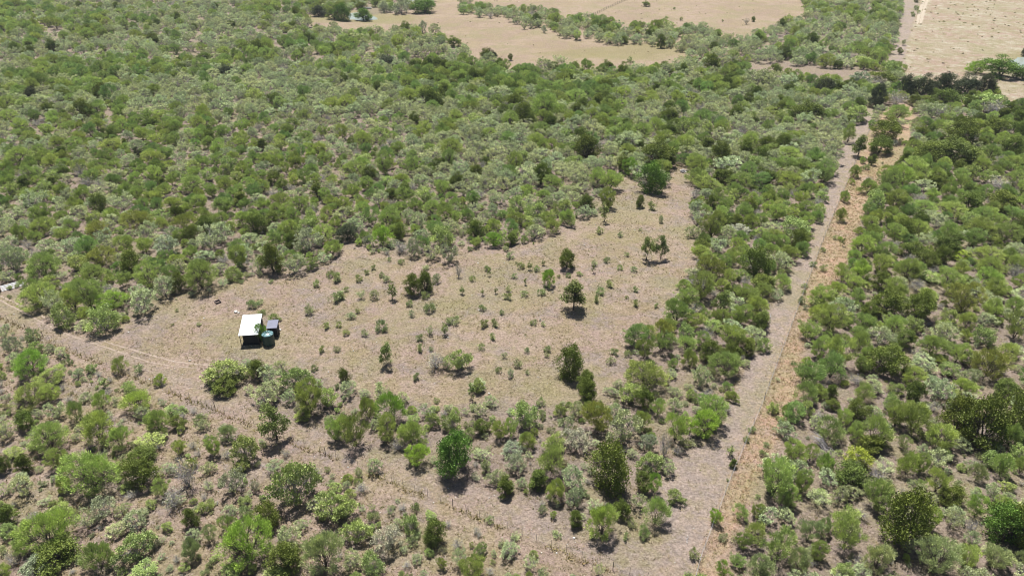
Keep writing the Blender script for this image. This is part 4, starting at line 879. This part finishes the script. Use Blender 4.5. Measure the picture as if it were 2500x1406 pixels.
# ------------------------------------------------------------------ gate, square frame, trough, rubble, branches, stones
a, b = G(5, 712.5), G(60.5, 697.5); gl = (b-a).length
gate = empty('farm_gate', a, frame_on(a, b)); gate.rotation_euler = (math.radians(-46), 0, frame_on(a, b)); tag(gate, 'white slatted farm gate at the thicket edge by the wheel tracks', 'gate')
for k in range(5): link('slat', MB().box((gl/2, 0, .16+k*.225), (gl, .03, .145)).mesh('gate_slat', WHITE), gate)
for xx in (.08, gl*.5, gl-.08): link('stile', MB().box((xx, .035, .6), (.07, .03, 1.15)).mesh('gate_stile', WHITE), gate)
for xx in (.5, gl-.5): link('prop', MB().tube((xx, .02, 1.05), (xx, 1.0, .12), .03, .03).mesh('gate_prop', WHITE), gate)
gp = empty('gate_post', a+Vector((-.25, -.02, 0))); tag(gp, 'thick dark post at the hinge end of the white gate', 'post')
link('post_shaft', MB().tube((0, 0, -.05), (0, 0, 1.5), .12, .11, 10).mesh('gate_post', POSTM), gp); link('hinge', MB().box((.14, 0, 1.0), (.12, .05, .06)).mesh('hinge', STEEL), gp)
fr = empty('square_frame', G(532, 738.5), math.radians(40)); tag(fr, 'low dark square box frame lying on the clearing behind the shed', 'frame')
for k in range(4):
    M = Matrix.Rotation(k*math.pi/2, 4, 'Z')
    bd = link('board', MB().box((0, -.42, .14), (.88, .04, .28), M).mesh('frame_board', RUST), fr)
    link('rim', MB().box((0, -.42, .291), (.88, .05, .02), M).mesh('frame_rim', RIM), bd)
def rock(r, s, seed):
    q = np.random.default_rng(seed); V, F = [], []
    nl, nm = 5, 8
    for i in range(1, nl):
        for j in range(nm):
            th = math.pi*i/nl; ph = 2*math.pi*j/nm
            k = q.uniform(.75, 1.15); V.append((s[0]*k*math.sin(th)*math.cos(ph), s[1]*k*math.sin(th)*math.sin(ph), s[2]*k*math.cos(th)))
    for i in range(nl-2):
        for j in range(nm): F.append((i*nm+j, (i+1)*nm+j, (i+1)*nm+(j+1) % nm, i*nm+(j+1) % nm))
    F.append(tuple(range(nm))); F.append(tuple(reversed(range((nl-2)*nm, (nl-1)*nm))))
    return MB().add(V, F)
hp = empty('rubble_heap', G(1667, 420)); tag(hp, 'small heap of grey rubble at the narrow end of the clearing', 'rubble')
R4 = random.Random(3)
for k in range(17):
    t = R4.uniform(0, 6.28); rr = R4.uniform(0, .85); s = R4.uniform(.16, .34); z = max(.1, .62*(1-rr))*R4.uniform(.5, 1.0)
    o = link('rock', rock(1, (s*1.25, s, s*.75), k).mesh('rubble_rock', [STONE_G, STONE_G, STONE_W][k % 3]), hp, (math.cos(t)*rr, math.sin(t)*rr*.8, z)); o.rotation_euler = (R4.random(), R4.random(), R4.uniform(0, 6))
o = link('tyre', MB().mesh('tyre', RUST), hp)
V = []; F = []
for i in range(16):
    for j in range(6):
        a_ = 2*math.pi*i/16; b_ = 2*math.pi*j/6; r_ = .34+.12*math.cos(b_); V.append((r_*math.cos(a_)+1.05, r_*math.sin(a_)-.1, .13+.12*math.sin(b_))); F.append((i*6+j, ((i+1) % 16)*6+j, ((i+1) % 16)*6+(j+1) % 6, i*6+(j+1) % 6))
o.data.from_pydata(V, [], F)
for (px, py, s, lab) in [(576, 762.5, .30, 'white stone lying behind the white-roofed shed, larger of two'), (583, 764, .17, 'white stone lying behind the white-roofed shed, smaller of two'), (683, 806, .22, 'pale stone beside the outhouse'), (498, 777, .13, 'pale stone on bare soil between square frame and shed')]:
    p = G(px, py); o = link('stone', rock(1, (s*1.3, s, s*.8), int(px)).mesh('stone', STONE_W), None, (p.x, p.y, s*.4)); tag(o, lab, 'stone')
bp_ = empty('branch_pile', G(2012, 1094)); tag(bp_, 'pile of bleached grey cut branches among green bushes', 'branch pile')
for k in range(46):
    t = R4.uniform(-.5, .5); base = Vector((R4.uniform(-.5, .55), R4.uniform(-.4, .4), R4.uniform(.0, .35)))
    ax = R4.choice([0, 1, 1]); d = Vector((R4.uniform(-1.3, -.6), R4.uniform(.9, 2.2), R4.uniform(.35, 1.25))) if ax else Vector((R4.uniform(-.5, .9), R4.uniform(-1.6, -.5), R4.uniform(-.1, .5)))
    m1 = base+d*.5+Vector((R4.gauss(0, .12), R4.gauss(0, .12), R4.uniform(.05, .3))); e_ = base+d
    q = R4.uniform(.018, .045)
    link('branch', MB().tube(base, m1, q, q*.8, 5).tube(m1, Vector((e_.x, e_.y, max(.05, e_.z*.7))), q*.8, q*.35, 5).mesh('branch', BARK_DEAD), bp_)
for (px, py, rz_, ln, lab) in [(2008, 534, .4, 2.3, 'pale forked fallen branch on the upper firebreak'), (1907, 696, -.2, 2.2, 'dark fallen branch at the belt edge of the firebreak'), (1882, 770, 1.2, 1.8, 'whitish fallen branch beside the firebreak bushes'), (1679, 1318, 1.2, 1.0, 'short pale stick near the firebreak corner')]:
    o = empty('fallen_branch', G(px, py), rz_); tag(o, lab, 'branch')
    mt = BARK if 'dark' in lab else BARK_DEAD
    link('limb', MB().tube((-ln/2, 0, .06), (0, .1, .12), .05, .04).tube((0, .1, .12), (ln/2, -.05, .06), .04, .015).mesh('limb', mt), o)
    link('side_limb', MB().tube((0, .1, .12), (ln*.3, .5, .2), .03, .01).tube((-ln*.2, .05, .08), (-.05*ln, -.45, .15), .025, .01).mesh('side_limb', mt), o)
tr = empty('water_trough', G(897, 22.5), .1); tag(tr, 'pale concrete trough beside the round trees at the pond', 'trough')
for (c, d) in [((0, -.9, .35), (4.4, .2, .7)), ((0, .9, .35), (4.4, .2, .7)), ((-2.1, 0, .352), (.2, 1.6, .7)), ((2.1, 0, .352), (.2, 1.6, .7))]: link('side', MB().box(c, d).mesh('trough_side', CONC), tr)
link('water', MB().box((0, 0, .3), (4.0, 1.6, .5)).mesh('trough_water', WATER), tr)

# ------------------------------------------------------------------ fences
def fence(name, pts, label, spacing, ph, pr, mat, nw, wr, strong=0, big=None):
    P = [G(*p) for p in pts]; L0 = [0]
    for a, b in zip(P, P[1:]): L0.append(L0[-1]+(b-a).length)
    def at_(s):
        for i in range(len(P)-1):
            if s <= L0[i+1]+1e-6: return P[i].lerp(P[i+1], (s-L0[i])/(L0[i+1]-L0[i]))
        return P[-1]
    f = empty(name, P[0]); tag(f, label, 'fence'); o0 = P[0]
    thin = MB().tube((0, 0, -.05), (0, 0, ph), pr, pr*.9, 6).mesh('fence_post', mat); thick = MB().tube((0, 0, -.05), (0, 0, ph*1.15), pr*2.0, pr*1.8, 8).mesh('fence_post', big or mat)
    s, k = 0.0, 0
    while s <= L0[-1]:
        p = at_(s)-o0; o = link('post', thick if strong and k % strong == 0 else thin, f, p); o.rotation_euler = (RNG.gauss(0, .035), RNG.gauss(0, .035), 0)
        s += spacing*RNG.uniform(.93, 1.07); k += 1
    RS = resample(P, 12)
    for w_ in range(nw):
        z = .12+(ph-.2)*w_/(nw-1); m = MB()
        for a, b in zip(RS, RS[1:]): m.tube(a-o0+Vector((0, 0, z)), b-o0+Vector((0, 0, z)), wr, wr, 3, False)
        link('wire', m.mesh('fence_wire', WIREM), f)
    return f
fence('wire_fence', FENCE_L, 'thin wire fence of short dark posts running below the shed', 1.75, 1.05, .022, STEEL, 5, .004, 11, POSTM)
fence('boundary_fence', FENCE_R, 'pale wire mesh boundary fence between gravel firebreak and russet grass', 3.0, 1.2, .020, WIREM, 7, .0045, 12, STEEL)
fence('field_fence', [(1434, 45), (1466, 30), (1500, 14), (1560, -12), (1640, -50)], 'dark fence line crossing the pale far field', 3.2, 1.3, .08, POSTM, 4, .02)

# ------------------------------------------------------------------ two animals at the far edge of the field
def cow(px, py, rz_, label):
    e = G(px, py); me = bpy.data.meshes.new('cow_body')
    J = [((-.75, 0, 1.12), .24), ((-.35, 0, 1.10), .33), ((.15, 0, 1.05), .36), ((.6, 0, 1.12), .30), ((.95, 0, 1.28), .19), ((1.2, 0, 1.32), .15), ((1.48, 0, 1.14), .09),
         ((-.72, .2, .72), .13), ((-.78, .2, .42), .06), ((-.72, .2, .02), .05), ((-.72, -.2, .72), .13), ((-.78, -.2, .42), .06), ((-.72, -.2, .02), .05),
         ((.58, .2, .66), .11), ((.6, .2, .38), .06), ((.58, .2, .02), .05), ((.58, -.2, .66), .11), ((.6, -.2, .38), .06), ((.58, -.2, .02), .05),
         ((-.95, 0, 1.0), .04), ((-.98, 0, .55), .03), ((1.18, .2, 1.42), .04), ((1.18, -.2, 1.42), .04)]
    E = [(1, 0), (1, 2), (2, 3), (3, 4), (4, 5), (5, 6), (0, 7), (7, 8), (8, 9), (0, 10), (10, 11), (11, 12), (3, 13), (13, 14), (14, 15), (3, 16), (16, 17), (17, 18), (0, 19), (19, 20), (5, 21), (5, 22)]
    me.from_pydata([j[0] for j in J], E, []); o = link('cow', me, None, e); o.rotation_euler = (0, 0, rz_); me.materials.append(HIDE)
    md = o.modifiers.new('skin', 'SKIN'); sv = me.skin_vertices[0] if me.skin_vertices else None
    if sv is None:
        bpy.context.view_layer.objects.active = o; sv = me.skin_vertices[0]
    for i, j in enumerate(J): sv.data[i].radius = (j[1], j[1])
    sv.data[1].use_root = True
    o.modifiers.new('sub', 'SUBSURF').levels = 1
    tag(o, label, 'cow')
try:
    cow(1211, 3.2, .2, 'dark cow standing in the pale field by a grey bush strip'); cow(1246, 1.2, 2.9, 'dark cow standing farther out in the pale field')
except Exception as ex: print('cow', ex)

# ------------------------------------------------------------------ the air: thin midday haze over the whole scene
m, t, ns, L_ = newmat('haze_air'); out = N(ns, 'ShaderNodeOutputMaterial'); pv = N(ns, 'ShaderNodeVolumePrincipled')
pv.inputs['Color'].default_value = (0.82, 0.90, 1.0, 1); pv.inputs['Density'].default_value = 0.00010; pv.inputs['Anisotropy'].default_value = 0.2
L_.new(pv.outputs[0], out.inputs['Volume'])
hz = link('haze', MB().box((0, 2700, 34.5), (12600, 6900, 71)).mesh('haze', m)); tag(hz, kind='stuff'); hz['label'] = 'thin pale haze over the whole bush'
